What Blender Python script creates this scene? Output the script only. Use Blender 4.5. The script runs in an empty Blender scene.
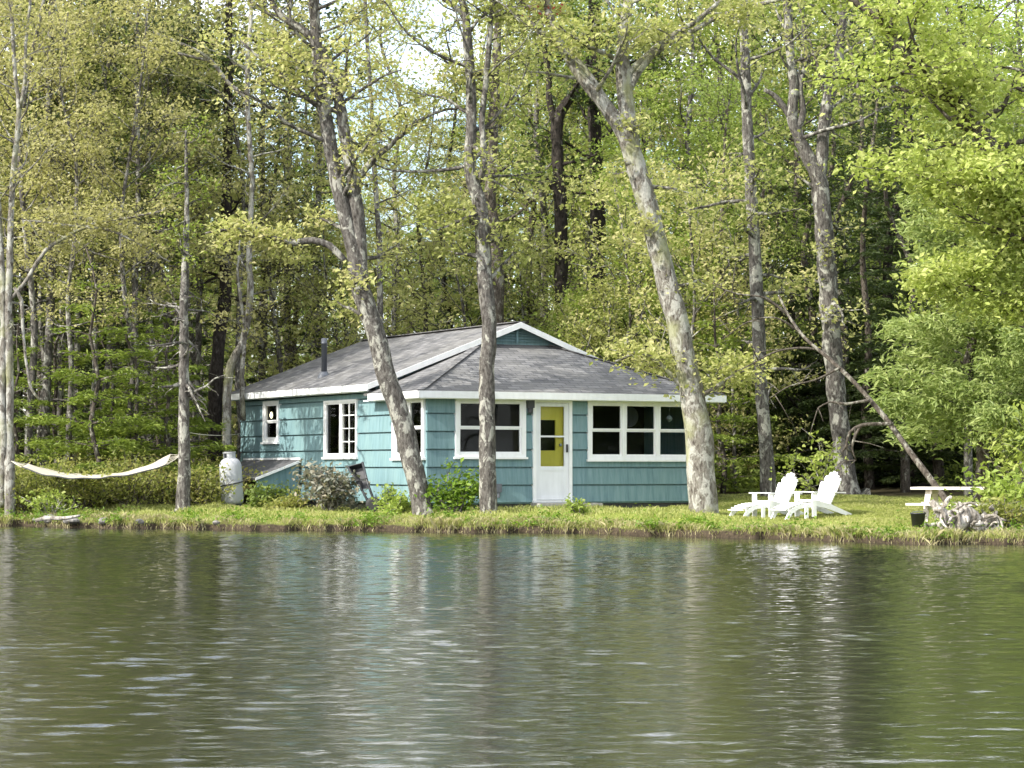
import bpy, math, random
import numpy as np
from mathutils import Vector, Matrix

SC = bpy.context.scene
COL = SC.collection
R = math.radians
F = 2360.0                       # focal length in pixels of a 1024 wide frame
CAMZ = 1.25
PITCH = math.atan(83.0 / F)

# ------------------------------------------------------------------ camera
cam = bpy.data.cameras.new("camera")
cam.sensor_width = 36.0
cam.lens = 36.0 * F / 1024.0
cam.clip_end = 3000
co = bpy.data.objects.new("camera", cam)
COL.objects.link(co)
co.location = (0, 0, CAMZ)
co.rotation_euler = (R(90) + PITCH, 0, 0)
SC.camera = co


def P(px, py, Y):
    """world point seen at photo pixel (px, py), standing Y metres away"""
    a = (px - 512) / F
    b = (384 - py) / F
    d = np.array([a, math.cos(PITCH) - b * math.sin(PITCH), math.sin(PITCH) + b * math.cos(PITCH)])
    d = d * (Y / d[1])
    return np.array([d[0], d[1], d[2] + CAMZ])


def G(px, py, z=0.0):
    q = P(px, py, 1.0)
    s = (z - CAMZ) / (q[2] - CAMZ)
    return np.array([q[0] * s, s, z])


# ------------------------------------------------------------------ mesh builder
class MB:
    def __init__(self):
        self.v = []
        self.f = []
        self.n = 0
        self.uv = {}

    def add(self, verts, faces):
        """faces: list of int arrays (each M x k)"""
        verts = np.asarray(verts, float).reshape(-1, 3)
        for fa in faces:
            fa = np.asarray(fa, int)
            if fa.ndim == 1:
                fa = fa[None, :]
            self.f.append(fa + self.n)
        self.v.append(verts)
        self.n += len(verts)
        return self

    def box(self, lo, hi):
        x0, y0, z0 = lo
        x1, y1, z1 = hi
        v = [(x0, y0, z0), (x1, y0, z0), (x1, y1, z0), (x0, y1, z0), (x0, y0, z1), (x1, y0, z1), (x1, y1, z1), (x0, y1, z1)]
        f = [(0, 3, 2, 1), (4, 5, 6, 7), (0, 1, 5, 4), (1, 2, 6, 5), (2, 3, 7, 6), (3, 0, 4, 7)]
        return self.add(v, [f])

    def hexa(self, v8):
        f = [(0, 3, 2, 1), (4, 5, 6, 7), (0, 1, 5, 4), (1, 2, 6, 5), (2, 3, 7, 6), (3, 0, 4, 7)]
        return self.add(v8, [f])

    def bar(self, a, b, w, h, up=(0, 0, 1)):
        a = np.array(a, float)
        b = np.array(b, float)
        d = b - a
        d /= np.linalg.norm(d)
        up = np.array(up, float)
        s = np.cross(d, up)
        if np.linalg.norm(s) < 1e-4:
            s = np.cross(d, (1, 0, 0))
        s /= np.linalg.norm(s)
        u = np.cross(s, d)
        s = s * w / 2
        u = u * h / 2
        return self.hexa([a - s - u, a + s - u, b + s - u, b - s - u, a - s + u, a + s + u, b + s + u, b - s + u])

    def prism(self, poly, off):
        """polygon (list of 3d points) extruded by the vector off"""
        p = np.array(poly, float)
        n = len(p)
        v = np.vstack([p, p + np.array(off, float)])
        i = np.arange(n)
        j = (i + 1) % n
        return self.add(v, [i[::-1], i + n, np.stack([i, j, j + n, i + n], 1)])

    def tube(self, pts, rad, sides=8, rough=0.0, rng=None, cap=True):
        p = np.asarray(pts, float)
        n = len(p)
        r = np.broadcast_to(np.asarray(rad, float), (n,)).copy()
        t = np.gradient(p, axis=0)
        t /= np.linalg.norm(t, axis=1)[:, None] + 1e-9
        a = np.array([1.0, 0, 0]) if abs(t[0][0]) < 0.8 else np.array([0, 1.0, 0])
        fr = []
        for k in range(n):
            a = a - t[k] * np.dot(a, t[k])
            a /= np.linalg.norm(a) + 1e-9
            fr.append(a)
        A = np.array(fr)
        B = np.cross(t, A)
        th = np.arange(sides) * 2 * math.pi / sides
        rr = np.repeat(r[:, None], sides, 1)
        if rough and rng is not None:
            z = np.arange(n)[:, None]
            w = np.zeros((n, sides))
            for _ in range(5):
                kz = rng.uniform(0.1, 1.1)
                kt = rng.randint(1, 4)
                w += rng.uniform(0.4, 1) * np.sin(kz * z + kt * th[None, :] + rng.uniform(0, 6.28))
            rr = rr * (1 + rough * w / 2.5)
        v = p[:, None, :] + rr[:, :, None] * (np.cos(th)[None, :, None] * A[:, None, :] + np.sin(th)[None, :, None] * B[:, None, :])
        idx = np.arange(n * sides).reshape(n, sides)
        nx = np.roll(idx, -1, axis=1)
        q = np.stack([idx[:-1], nx[:-1], nx[1:], idx[1:]], -1).reshape(-1, 4)
        fs = [q]
        if cap:
            fs += [idx[0][::-1], idx[-1]]
        return self.add(v.reshape(-1, 3), fs)

    def lathe(self, prof, center=(0, 0, 0), sides=20, axis='z'):
        prof = np.array(prof, float)
        n = len(prof)
        th = np.arange(sides) * 2 * math.pi / sides
        r = prof[:, 0][:, None]
        z = np.repeat(prof[:, 1][:, None], sides, 1)
        x = r * np.cos(th)
        y = r * np.sin(th)
        v = np.stack([x, y, z], -1)
        if axis == 'y':
            v = np.stack([x, z, y], -1)
        if axis == 'x':
            v = np.stack([z, x, y], -1)
        v = v.reshape(-1, 3) + np.array(center, float)
        idx = np.arange(n * sides).reshape(n, sides)
        nx = np.roll(idx, -1, axis=1)
        q = np.stack([idx[:-1], nx[:-1], nx[1:], idx[1:]], -1).reshape(-1, 4)
        return self.add(v, [q, idx[0][::-1], idx[-1]])

    def blob(self, c, s, rng, rough=0.2, seg=14):
        """lumpy stone"""
        n = seg // 2 + 1
        ph = np.linspace(0.02, math.pi - 0.02, n)[:, None]
        th = (np.arange(seg) * 2 * math.pi / seg)[None, :]
        d = np.stack([np.sin(ph) * np.cos(th), np.sin(ph) * np.sin(th), np.cos(ph) + 0 * th], -1)
        w = np.zeros(d.shape[:2])
        for _ in range(6):
            k = np.array([rng.uniform(-3, 3) for _ in range(3)])
            w += np.sin(d @ k + rng.uniform(0, 6.28))
        v = d * (1 + rough * w / 3)[:, :, None] * np.array(s) + np.array(c)
        idx = np.arange(n * seg).reshape(n, seg)
        nx = np.roll(idx, -1, axis=1)
        q = np.stack([idx[:-1], idx[1:], nx[1:], nx[:-1]], -1).reshape(-1, 4)
        return self.add(v.reshape(-1, 3), [q, idx[0], idx[-1][::-1]])

    def mesh(self, name, m=None, smooth=False, uv=None):
        me = bpy.data.meshes.new(name)
        V = np.vstack(self.v)
        me.vertices.add(len(V))
        me.vertices.foreach_set("co", V.astype(np.float32).ravel())
        li = np.concatenate([f.ravel() for f in self.f])
        ks = np.concatenate([np.full(len(f), f.shape[1]) for f in self.f])
        st = np.concatenate([[0], np.cumsum(ks)[:-1]])
        me.loops.add(len(li))
        me.loops.foreach_set("vertex_index", li.astype(np.int32))
        me.polygons.add(len(ks))
        me.polygons.foreach_set("loop_start", st.astype(np.int32))
        me.polygons.foreach_set("use_smooth", np.full(len(ks), bool(smooth)))
        if uv is not None:
            l = me.uv_layers.new(name="uv")
            l.data.foreach_set("uv", np.asarray([uv(V[i]) for i in li], np.float32).ravel())
        me.update(calc_edges=True)
        if m:
            me.materials.append(m)
        return me

    def obj(self, name, m=None, parent=None, smooth=False, uv=None):
        return link(name, self.mesh(name, m, smooth, uv), parent)


def link(name, data, parent=None):
    o = bpy.data.objects.new(name, data)
    COL.objects.link(o)
    if parent is not None:
        o.parent = parent
    return o


def tag(o, label=None, cat=None, group=None, kind=None):
    if label:
        o['label'] = label
    if cat:
        o['category'] = cat
    if group:
        o['group'] = group
    if kind:
        o['kind'] = kind
    return o


def thing(name, label, cat, loc=(0, 0, 0), rz=0.0, group=None):
    o = link(name, None)
    o.empty_display_size = 0.2
    o.location = [float(c) for c in loc]
    o.rotation_euler = (0, 0, rz)
    return tag(o, label, cat, group)


def dup(o, loc, rz=0.0, s=1.0, label=None, group=None):
    r = o.copy()
    COL.objects.link(r)
    r.location = [float(c) for c in loc]
    r.rotation_euler = (0, 0, rz)
    r.scale = (s, s, s) if not isinstance(s, tuple) else s
    if label:
        r['label'] = label
    if group:
        r['group'] = group
    for ch in o.children:
        c = ch.copy()
        COL.objects.link(c)
        c.parent = r
        for g in ch.children:
            d = g.copy()
            COL.objects.link(d)
            d.parent = c
    return r


# ------------------------------------------------------------------ materials
class NT:
    def __init__(self, name):
        self.m = bpy.data.materials.new(name)
        self.m.use_nodes = True
        self.t = self.m.node_tree
        self.n = self.t.nodes
        self.bsdf = self.n.get("Principled BSDF")
        self.out = self.n.get("Material Output")

    def node(self, typ, **kw):
        x = self.n.new(typ)
        for k, v in kw.items():
            if k.startswith('i_'):
                x.inputs[k[2:].replace('_', ' ')].default_value = v
            else:
                setattr(x, k, v)
        return x

    def l(self, a, b):
        self.t.links.new(a, b)

    def coord(self, scale=(1, 1, 1), out='Object'):
        c = self.node('ShaderNodeTexCoord')
        mp = self.node('ShaderNodeMapping')
        mp.inputs['Scale'].default_value = scale
        self.l(c.outputs[out], mp.inputs['Vector'])
        return mp.outputs['Vector']

    def noise(self, vec, scale, detail=4, rough=0.55, dist=0.0):
        x = self.node('ShaderNodeTexNoise')
        x.inputs['Scale'].default_value = scale
        x.inputs['Detail'].default_value = detail
        x.inputs['Roughness'].default_value = rough
        x.inputs['Distortion'].default_value = dist
        self.l(vec, x.inputs['Vector'])
        return x.outputs['Fac']

    def ramp(self, fac, stops, interp='LINEAR'):
        x = self.node('ShaderNodeValToRGB')
        cr = x.color_ramp
        cr.interpolation = interp
        while len(cr.elements) < len(stops):
            cr.elements.new(0.5)
        for e, (p, c) in zip(cr.elements, stops):
            e.position = p
            e.color = (c[0], c[1], c[2], 1) if not isinstance(c, (int, float)) else (c, c, c, 1)
        self.l(fac, x.inputs['Fac'])
        return x.outputs['Color']

    def mix(self, fac, a, b, mode='MIX'):
        x = self.node('ShaderNodeMix', data_type='RGBA', blend_type=mode)
        for s, v in ((x.inputs[0], fac), (x.inputs[6], a), (x.inputs[7], b)):
            if hasattr(v, 'is_linked') or hasattr(v, 'links'):
                self.l(v, s)
            elif isinstance(v, (int, float)):
                s.default_value = v
            else:
                s.default_value = (v[0], v[1], v[2], 1)
        return x.outputs[2]

    def math(self, op, a, b=None):
        x = self.node('ShaderNodeMath', operation=op)
        for s, v in ((x.inputs[0], a), (x.inputs[1], b)):
            if v is None:
                continue
            if isinstance(v, (int, float)):
                s.default_value = v
            else:
                self.l(v, s)
        return x.outputs[0]

    def bump(self, h, strength=0.5, dist=0.02):
        b = self.node('ShaderNodeBump')
        b.inputs['Strength'].default_value = strength
        b.inputs['Distance'].default_value = dist
        self.l(h, b.inputs['Height'])
        self.l(b.outputs['Normal'], self.bsdf.inputs['Normal'])
        return b

    def set(self, color=None, rough=None, **kw):
        if color is not None:
            if isinstance(color, tuple):
                self.bsdf.inputs['Base Color'].default_value = (*color, 1)
            else:
                self.l(color, self.bsdf.inputs['Base Color'])
        if rough is not None:
            self.bsdf.inputs['Roughness'].default_value = rough
        for k, v in kw.items():
            self.bsdf.inputs[k.replace('_', ' ')].default_value = v
        return self.m


def M_paint(name, c, var=0.12, rough=0.55, scale=(6, 6, 1.2), c2=None, lo=.35, hi=.7):
    t = NT(name)
    v = t.coord(scale)
    n = t.noise(v, 1.6, 6)
    a = tuple(x * (1 - var) for x in c)
    b = c2 or tuple(min(1, x * (1 + var)) for x in c)
    col = t.ramp(n, [(lo, a), (hi, b)])
    n2 = t.noise(t.coord((1, 1, 1)), 30, 3)
    t.bump(n2, 0.15, 0.004)
    return t.set(col, rough)


def M_bark(name, c_dark, c_mid, c_pale, lichen, amount=0.5, moss=None):
    t = NT(name)
    v = t.coord((1, 1, 0.35))
    fis = t.noise(v, 20, 7, 0.7)
    base = t.ramp(fis, [(0.36, c_dark), (0.5, c_mid), (0.68, c_pale)])
    v2 = t.coord((1, 1, 0.6))
    pa = t.noise(v2, 5.0, 7, 0.66, 0.5)
    pm = t.ramp(pa, [(0.5 + 0.16 * (1 - 2 * amount), 0.0), (0.555 + 0.16 * (1 - 2 * amount), 1.0)])
    col = t.mix(pm, base, lichen)
    fine = t.noise(t.coord((1, 1, 0.5)), 40, 3)
    col = t.mix(0.35, col, t.ramp(fine, [(0.35, 0.25), (0.65, 1.0)]), 'MULTIPLY')
    if moss:
        mm = t.ramp(t.noise(v2, 1.9, 3, 0.5, 0.4), [(0.52, 0.0), (0.66, 0.7)])
        col = t.mix(mm, col, moss)
    h = t.math('ADD', fis, t.math('MULTIPLY', pa, 0.5))
    t.bump(h, 0.9, 0.03)
    return t.set(col, 0.9, Specular_IOR_Level=0.15)


def M_leaf(name, cols, trans=0.4, var=0.35, rough=0.5, spec=0.3, tr_col=None):
    t = NT(name)
    geo = t.node('ShaderNodeNewGeometry')
    oi = t.node('ShaderNodeObjectInfo')
    n = t.noise(t.coord((1, 1, 1)), 0.55, 3, 0.5)
    f = t.math('ADD', t.math('MULTIPLY', geo.outputs['Random Per Island'], 0.5), t.math('MULTIPLY', n, 0.55))
    f = t.math('ADD', f, t.math('MULTIPLY', t.math('SUBTRACT', oi.outputs['Random'], 0.5), var))
    k = len(cols)
    col = t.ramp(f, [(0.12 + 0.76 * i / (k - 1), c) for i, c in enumerate(cols)])
    t.set(col, rough, Specular_IOR_Level=spec)
    tr = t.node('ShaderNodeBsdfTranslucent')
    t.l(t.mix(1.0, col, tr_col or (1.0, 1.05, 0.72), 'MULTIPLY'), tr.inputs['Color'])
    mx = t.node('ShaderNodeMixShader')
    mx.inputs[0].default_value = trans
    t.l(t.bsdf.outputs[0], mx.inputs[1])
    t.l(tr.outputs[0], mx.inputs[2])
    t.l(mx.outputs[0], t.out.inputs['Surface'])
    return t.m


BARK_GREY = M_bark('bark_grey', (.035, .031, .027), (.105, .096, .086), (.20, .19, .17), (.34, .335, .29), 0.42)
BARK_PALE = M_bark('bark_pale', (.06, .05, .042), (.18, .165, .14), (.26, .25, .225), (.37, .365, .325), 0.5, (.24, .25, .12))
BARK_BROWN = M_bark('bark_brown', (.03, .025, .02), (.085, .072, .058), (.15, .13, .11), (.25, .24, .20), 0.35)
BARK_DARK = M_bark('bark_dark', (.015, .012, .010), (.036, .030, .026), (.07, .06, .05), (.11, .10, .09), 0.25)
BARK_DEAD = M_bark('bark_dead', (.07, .06, .05), (.17, .155, .135), (.29, .27, .24), (.38, .37, .33), 0.45)

LEAF_OLIVE = M_leaf('leaf_olive', [(.25, .265, .085), (.37, .385, .135), (.47, .465, .19), (.49, .44, .22)], 0.5, .5, tr_col=(1.0, 1.08, .75))
LEAF_LIME = M_leaf('leaf_lime', [(.20, .28, .055), (.31, .39, .085), (.43, .48, .14)], 0.5, .5)
LEAF_MAPLE = M_leaf('leaf_maple', [(.25, .31, .07), (.37, .44, .11), (.50, .53, .19)], 0.5, 0.2)
LEAF_BUD = M_leaf('leaf_bud', [(.30, .28, .12), (.42, .395, .18), (.49, .46, .22)], 0.5, .4)
LEAF_RED = M_leaf('leaf_red', [(.22, .03, .03), (.35, .06, .05)], 0.4)
LEAF_MID = M_leaf('leaf_mid', [(.14, .195, .045), (.23, .295, .07), (.34, .39, .11)], 0.5, .5)
NEEDLE_DARK = M_leaf('needle_dark', [(.032, .052, .017), (.062, .09, .026), (.10, .135, .036)], 0.25, 0.3)
NEEDLE_HEM = M_leaf('needle_hemlock', [(.10, .145, .025), (.18, .24, .04), (.28, .33, .065)], 0.4, 0.3)
NEEDLE_PINE = M_leaf('needle_pine', [(.17, .235, .07), (.28, .35, .115), (.39, .44, .17)], 0.4, 0.2)
LEAF_SHRUB = M_leaf('leaf_shrub', [(.14, .165, .04), (.23, .255, .065), (.33, .335, .10), (.36, .31, .12)], 0.5, 0.3)
LEAF_BUSH = M_leaf('leaf_bush', [(.08, .15, .02), (.16, .26, .03), (.28, .38, .055)], 0.45, 0.1)
LEAF_DRY = M_leaf('leaf_dry', [(.09, .10, .075), (.17, .18, .145), (.25, .23, .17), (.27, .21, .13)], 0.2, 0.1)
GRASS = M_leaf('grass_blade', [(.17, .20, .055), (.29, .325, .09), (.41, .42, .15), (.46, .42, .22)], 0.4, 0.0)
REED = M_leaf('dry_grass', [(.20, .17, .08), (.38, .34, .18), (.5, .46, .28)], 0.25, 0.0)

TEAL = None


def make_teal():
    t = NT('teal_shingle_paint')
    st = t.noise(t.coord((9, 9, 0.55)), 1.3, 5, 0.6)
    bl = t.noise(t.coord((1, 1, 1)), 1.1, 4)
    c = t.ramp(st, [(0.32, (.118, .204, .228)), (0.52, (.158, .260, .282)), (0.72, (.20, .30, .32))])
    c = t.mix(t.ramp(bl, [(0.45, 0.0), (0.75, 0.45)]), c, (.19, .29, .28))
    g = t.noise(t.coord((24, 24, 0.8)), 2.0, 4)
    c = t.mix(0.25, c, t.ramp(g, [(0.35, 0.55), (0.6, 1.0)]), 'MULTIPLY')
    t.bump(g, 0.3, 0.004)
    return t.set(c, 0.7, Specular_IOR_Level=0.25)


TEAL = make_teal()
WHITE = M_paint('white_trim_paint', (.78, .79, .79), 0.05, 0.5)
CHAIR_W = M_paint('white_chair_paint', (.82, .82, .83), 0.03, 0.45)
DOORW = M_paint('storm_door_enamel', (.70, .72, .74), 0.06, 0.35)
YELLOW = M_paint('yellow_door_paint', (.82, .64, .09), 0.06, 0.5)
SOOT = M_paint('dark_metal', (.035, .037, .042), 0.2, 0.45)
PIPE_M = M_paint('stovepipe_metal', (.10, .11, .13), 0.2, 0.4)
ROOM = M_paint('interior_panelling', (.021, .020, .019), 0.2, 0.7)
CURTAIN = M_paint('curtain_cloth', (.42, .36, .26), 0.3, 0.9, scale=(14, 14, 1))
HOLLOW = M_paint('hollow_shade', (.05, .05, .048), 0.3, 0.9)  # shade put into the colour, for the floor gap and lean-to opening
CONC = M_paint('concrete', (.30, .29, .27), 0.25, 0.9, scale=(8, 8, 8))
STONE = M_paint('shore_stone', (.17, .162, .15), 0.45, 0.9, scale=(7, 7, 7))
TANKW = M_paint('tank_paint', (.36, .37, .39), 0.12, 0.45)
RUBBER = M_paint('rubber', (.02, .02, .02), 0.2, 0.7)
CANVAS = M_paint('hammock_canvas', (.40, .37, .29), 0.1, 0.9)
ROPE = M_paint('rope_fibre', (.45, .42, .34), 0.15, 0.9)
TABLEW = M_paint('weathered_table_wood', (.60, .55, .47), 0.15, 0.8, scale=(2, 30, 30))
DRIFT = M_bark('driftwood', (.10, .09, .075), (.24, .215, .18), (.40, .37, .32), (.48, .45, .40), 0.5)
ROOF_DARK = M_paint('dark_roofing', (.085, .085, .09), 0.3, 0.9, scale=(5, 5, 5))  # darker grey than the cabin shingles, for the lean-to
RUST = M_paint('rusty_steel', (.10, .06, .045), 0.4, 0.8)


def make_roof():
    t = NT('asphalt_shingles')
    tc = t.node('ShaderNodeTexCoord')
    b = t.node('ShaderNodeTexBrick')
    b.offset = 0.5
    b.inputs['Scale'].default_value = 1.0
    b.inputs['Mortar Size'].default_value = 0.012
    b.inputs['Mortar Smooth'].default_value = 0.3
    b.inputs['Bias'].default_value = -0.1
    b.inputs['Brick Width'].default_value = 0.31
    b.inputs['Row Height'].default_value = 0.14
    b.inputs['Color1'].default_value = (.11, .11, .115, 1)
    b.inputs['Color2'].default_value = (.235, .232, .235, 1)
    b.inputs['Mortar'].default_value = (.075, .075, .078, 1)
    t.l(tc.outputs['UV'], b.inputs['Vector'])
    n = t.noise(t.coord((1, 1, 1)), 0.9, 5, 0.6)
    c = t.mix(t.ramp(n, [(0.42, 0.0), (0.7, 0.6)]), b.outputs['Color'], (.20, .195, .185))
    g = t.noise(t.coord((1, 1, 1)), 60, 2)
    c = t.mix(0.4, c, t.ramp(g, [(0.3, 0.5), (0.7, 1.0)]), 'MULTIPLY')
    t.bump(t.math('ADD', b.outputs['Fac'], t.math('MULTIPLY', g, -0.3)), 0.6, -0.015)
    return t.set(c, 0.9, Specular_IOR_Level=0.2)


SHINGLE = make_roof()


def make_glass():
    t = NT('window_glass')
    tr = t.node('ShaderNodeBsdfTransparent')
    tr.inputs['Color'].default_value = (.86, .9, .9, 1)
    gl = t.node('ShaderNodeBsdfGlossy')
    gl.inputs['Roughness'].default_value = 0.03
    fr = t.node('ShaderNodeFresnel')
    fr.inputs['IOR'].default_value = 1.22
    mx = t.node('ShaderNodeMixShader')
    t.l(fr.outputs[0], mx.inputs[0])
    t.l(tr.outputs[0], mx.inputs[1])
    t.l(gl.outputs[0], mx.inputs[2])
    t.l(mx.outputs[0], t.out.inputs['Surface'])
    return t.m


GLASS = make_glass()


def make_lamp():
    t = NT('lamp_globe')
    t.set((.9, .82, .55), 0.4)
    t.bsdf.inputs['Emission Color'].default_value = (1, .9, .55, 1)
    t.bsdf.inputs['Emission Strength'].default_value = 0.9
    return t.m


GLOBE = make_lamp()


def make_ground():
    t = NT('lakeside_soil_and_turf')
    v = t.coord((1, 1, 1))
    n = t.noise(v, 1.4, 6, 0.6)
    fine = t.noise(v, 22, 3)
    soil = t.ramp(fine, [(0.3, (.022, .017, .012)), (0.7, (.075, .058, .038))])
    turf = t.ramp(fine, [(0.3, (.085, .11, .022)), (0.7, (.21, .235, .05))])
    sep = t.node('ShaderNodeSeparateXYZ')
    t.l(t.coord((1, 1, 1)), sep.inputs[0])
    zz = t.math('ADD', sep.outputs['Z'], t.math('MULTIPLY', t.math('SUBTRACT', n, 0.5), 0.14))
    low = t.ramp(zz, [(0.10, 0.0), (0.16, 1.0)])
    litter = t.ramp(fine, [(0.3, (.018, .016, .009)), (0.7, (.06, .05, .026))])
    dep = t.ramp(t.math('ADD', sep.outputs['Y'], t.math('MULTIPLY', n, 3.0)), [(0, 0.0), (1, 1.0)])
    # woodland litter takes over from the turf a few metres inland
    mr = t.node('ShaderNodeMapRange')
    mr.inputs['From Min'].default_value = 53.5
    mr.inputs['From Max'].default_value = 56
    t.l(t.math('ADD', sep.outputs['Y'], t.math('MULTIPLY', n, 2.0)), mr.inputs['Value'])
    c = t.mix(low, soil, turf)
    c = t.mix(mr.outputs[0], c, litter)
    t.bump(fine, 0.6, 0.03)
    return t.set(c, 0.95, Specular_IOR_Level=0.1)


def make_water():
    t = NT('lake_water')
    v = t.coord((1.0, 2.2, 1))
    n1 = t.noise(v, 8.0, 4, 0.55, 0.3)
    n2 = t.noise(v, 14.0, 2, 0.5)
    h = t.math('ADD', n1, t.math('MULTIPLY', n2, 0.3))
    t.bump(h, 0.18, 0.02)
    return t.set((.017, .020, .013), 0.02, IOR=1.333, Specular_IOR_Level=0.5)


# ------------------------------------------------------------------ terrain and water
_sh = [(-160, 524), (0, 526), (100, 528), (230, 530), (330, 530.5), (430, 532), (560, 533), (680, 536), (800, 540), (900, 543.5), (1024, 545), (1200, 548)]
_shp = np.array([G(a, b) for a, b in _sh])
_shx = np.concatenate([[-400, -40], _shp[:, 0], [30, 400]])
_shy = np.concatenate([[54, 51], _shp[:, 1], [34, 20]])


def shoreY(x):
    x = np.asarray(x, float)
    return np.interp(x, _shx, _shy) + 0.2 * np.sin(x * 1.7) + 0.15 * np.sin(x * 4.3 + 1) + 0.10 * np.sin(x * 9.1 + 2 * np.sin(x)) + 0.06 * np.sin(x * 17.3)


def ground(x, y):
    x = np.asarray(x, float)
    y = np.asarray(y, float)
    d = y - shoreY(x)
    z = np.interp(d, [-14, -2, -.06, .06, .6, 2.5, 10, 25, 60, 500], [-2.2, -.5, -.09, .12, .18, .32, .40, .7, 2.0, 16])
    zr = np.interp(d, [-14, -2, -.06, .06, .6, 2.5, 6, 10, 13, 25, 60, 500], [-2.2, -.5, -.09, .10, .13, .16, .22, .40, .56, .72, 1.9, 16])
    k = np.clip((x - 3.2) / 2.4, 0, 1)
    k = k * k * (3 - 2 * k)
    z = z * (1 - k) + zr * k
    amp = np.clip((d - .3) / 2, 0, 1)
    z = z + amp * (0.03 * np.sin(x * .9 + y * .4) + 0.02 * np.sin(x * 2.1 - y * 1.7))
    return z


def build_ground():
    mb = MB()
    xs = np.unique(np.concatenate([np.linspace(-600, -40, 15), np.linspace(-40, -13, 30), np.linspace(-13, 13, 521), np.linspace(13, 40, 30), np.linspace(40, 600, 15)]))
    ds = np.concatenate([[-80, -30, -14, -6, -2, -.5, -.12, -.06, -.02, .02, .06], np.linspace(.15, 4, 30), np.linspace(4.5, 16, 26), np.linspace(18, 60, 20), [90, 160, 300, 700]])
    X = np.repeat(xs[None, :], len(ds), 0)
    Y = shoreY(xs)[None, :] + ds[:, None]
    Z = ground(X, Y)
    n, m = X.shape
    idx = np.arange(n * m).reshape(n, m)
    q = np.stack([idx[:-1, :-1], idx[:-1, 1:], idx[1:, 1:], idx[1:, :-1]], -1).reshape(-1, 4)
    mb.add(np.stack([X, Y, Z], -1).reshape(-1, 3), [q])
    o = mb.obj('ground', make_ground(), smooth=True)
    tag(o, kind='structure')


def build_water():
    rng = np.random.RandomState(5)
    xs = np.linspace(-17, 17, 640)
    ys = np.concatenate([np.arange(6, 20, .03), np.arange(20, 52, .045)])
    X, Y = np.meshgrid(xs, ys)
    Z = np.zeros_like(X)
    for i in range(80):
        lam = 0.11 * (0.48 / 0.11) ** rng.rand()
        th = rng.normal(0.12, 0.55)
        k = 2 * math.pi / lam
        slope = 0.0185 * (0.6 + 0.8 * rng.rand()) * (lam / .3) ** -0.25
        a = slope / k
        ph = rng.rand() * 6.28
        u = X * math.sin(th) + Y * math.cos(th)
        w = X * math.cos(th) - Y * math.sin(th)
        env = 0.65 + 0.35 * np.sin(w * k * rng.uniform(.1, .3) + rng.rand() * 6.28) 
        Z += a * env * np.sin(k * u + ph + 0.8 * np.sin(w * k * .17 + ph * 2))
    patch = 0.8 + 0.3 * np.sin(X * .35 + 1.2 * np.sin(Y * .21)) * np.sin(Y * .27 + 1)
    edge = np.clip(np.minimum(np.minimum(X + 17, 17 - X), np.minimum(Y - 6, 52 - Y)) / 1.0, 0, 1)
    calm = np.clip((shoreY(X) - Y) / 5, 0.5, 1)
    Z *= patch * edge * calm
    mb = MB()
    n, m = X.shape
    idx = np.arange(n * m).reshape(n, m)
    q = np.stack([idx[:-1, :-1], idx[:-1, 1:], idx[1:, 1:], idx[1:, :-1]], -1).reshape(-1, 4)
    mb.add(np.stack([X, Y, Z], -1).reshape(-1, 3), [q])
    y1 = ys[-1]
    for (a, b, c, d) in ((-600, -17, -300, 80), (17, 600, -300, 80), (-17, 17, -300, 6), (-17, 17, y1, 80)):
        mb.add([(a, c, 0), (b, c, 0), (b, d, 0), (a, d, 0)], [[(0, 1, 2, 3)]])
    o = mb.obj('water', make_water(), smooth=True)
    tag(o, kind='structure')


build_ground()
build_water()

# ------------------------------------------------------------------ foliage helpers


def catmull(p, step=0.25):
    p = np.asarray(p, float)
    q = np.vstack([2 * p[0] - p[1], p, 2 * p[-1] - p[-2]])
    out = []
    for i in range(1, len(q) - 2):
        L = np.linalg.norm(q[i + 1][:3] - q[i][:3])
        n = max(2, int(L / step))
        for t in np.linspace(0, 1, n, endpoint=False):
            a, b, c, d = q[i - 1], q[i], q[i + 1], q[i + 2]
            out.append(0.5 * (2 * b + (c - a) * t + (2 * a - 5 * b + 4 * c - d) * t ** 2 + (3 * b - a - 3 * c + d) * t ** 3))
    out.append(p[-1])
    return np.array(out)


def leaves(mb, pos, size, nrng, aspect=0.6, up=0.5, var=0.6, dirs=None, droop=0.0):
    pos = np.asarray(pos, float)
    n = len(pos)
    if n == 0:
        return
    nor = nrng.normal(0, 1, (n, 3))
    nor[:, 2] = np.abs(nor[:, 2]) + up
    nor /= np.linalg.norm(nor, axis=1)[:, None]
    a = nrng.normal(0, 1, (n, 3)) if dirs is None else dirs + nrng.normal(0, .35, (n, 3))
    a[:, 2] -= droop
    a -= nor * np.sum(a * nor, 1)[:, None]
    a /= np.linalg.norm(a, axis=1)[:, None] + 1e-9
    b = np.cross(nor, a)
    s = (size * (1 + var * nrng.uniform(-1, 1, n)))[:, None]
    a = a * s * .5
    b = b * s * .5 * aspect
    fold = nor * s * 0.12
    v = np.stack([pos - a, pos + b + fold - a * .15, pos + a, pos - b + fold - a * .15], 1).reshape(-1, 3)
    i = np.arange(n)[:, None] * 4
    mb.add(v, [np.hstack([i, i + 1, i + 2, i + 3])])


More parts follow.
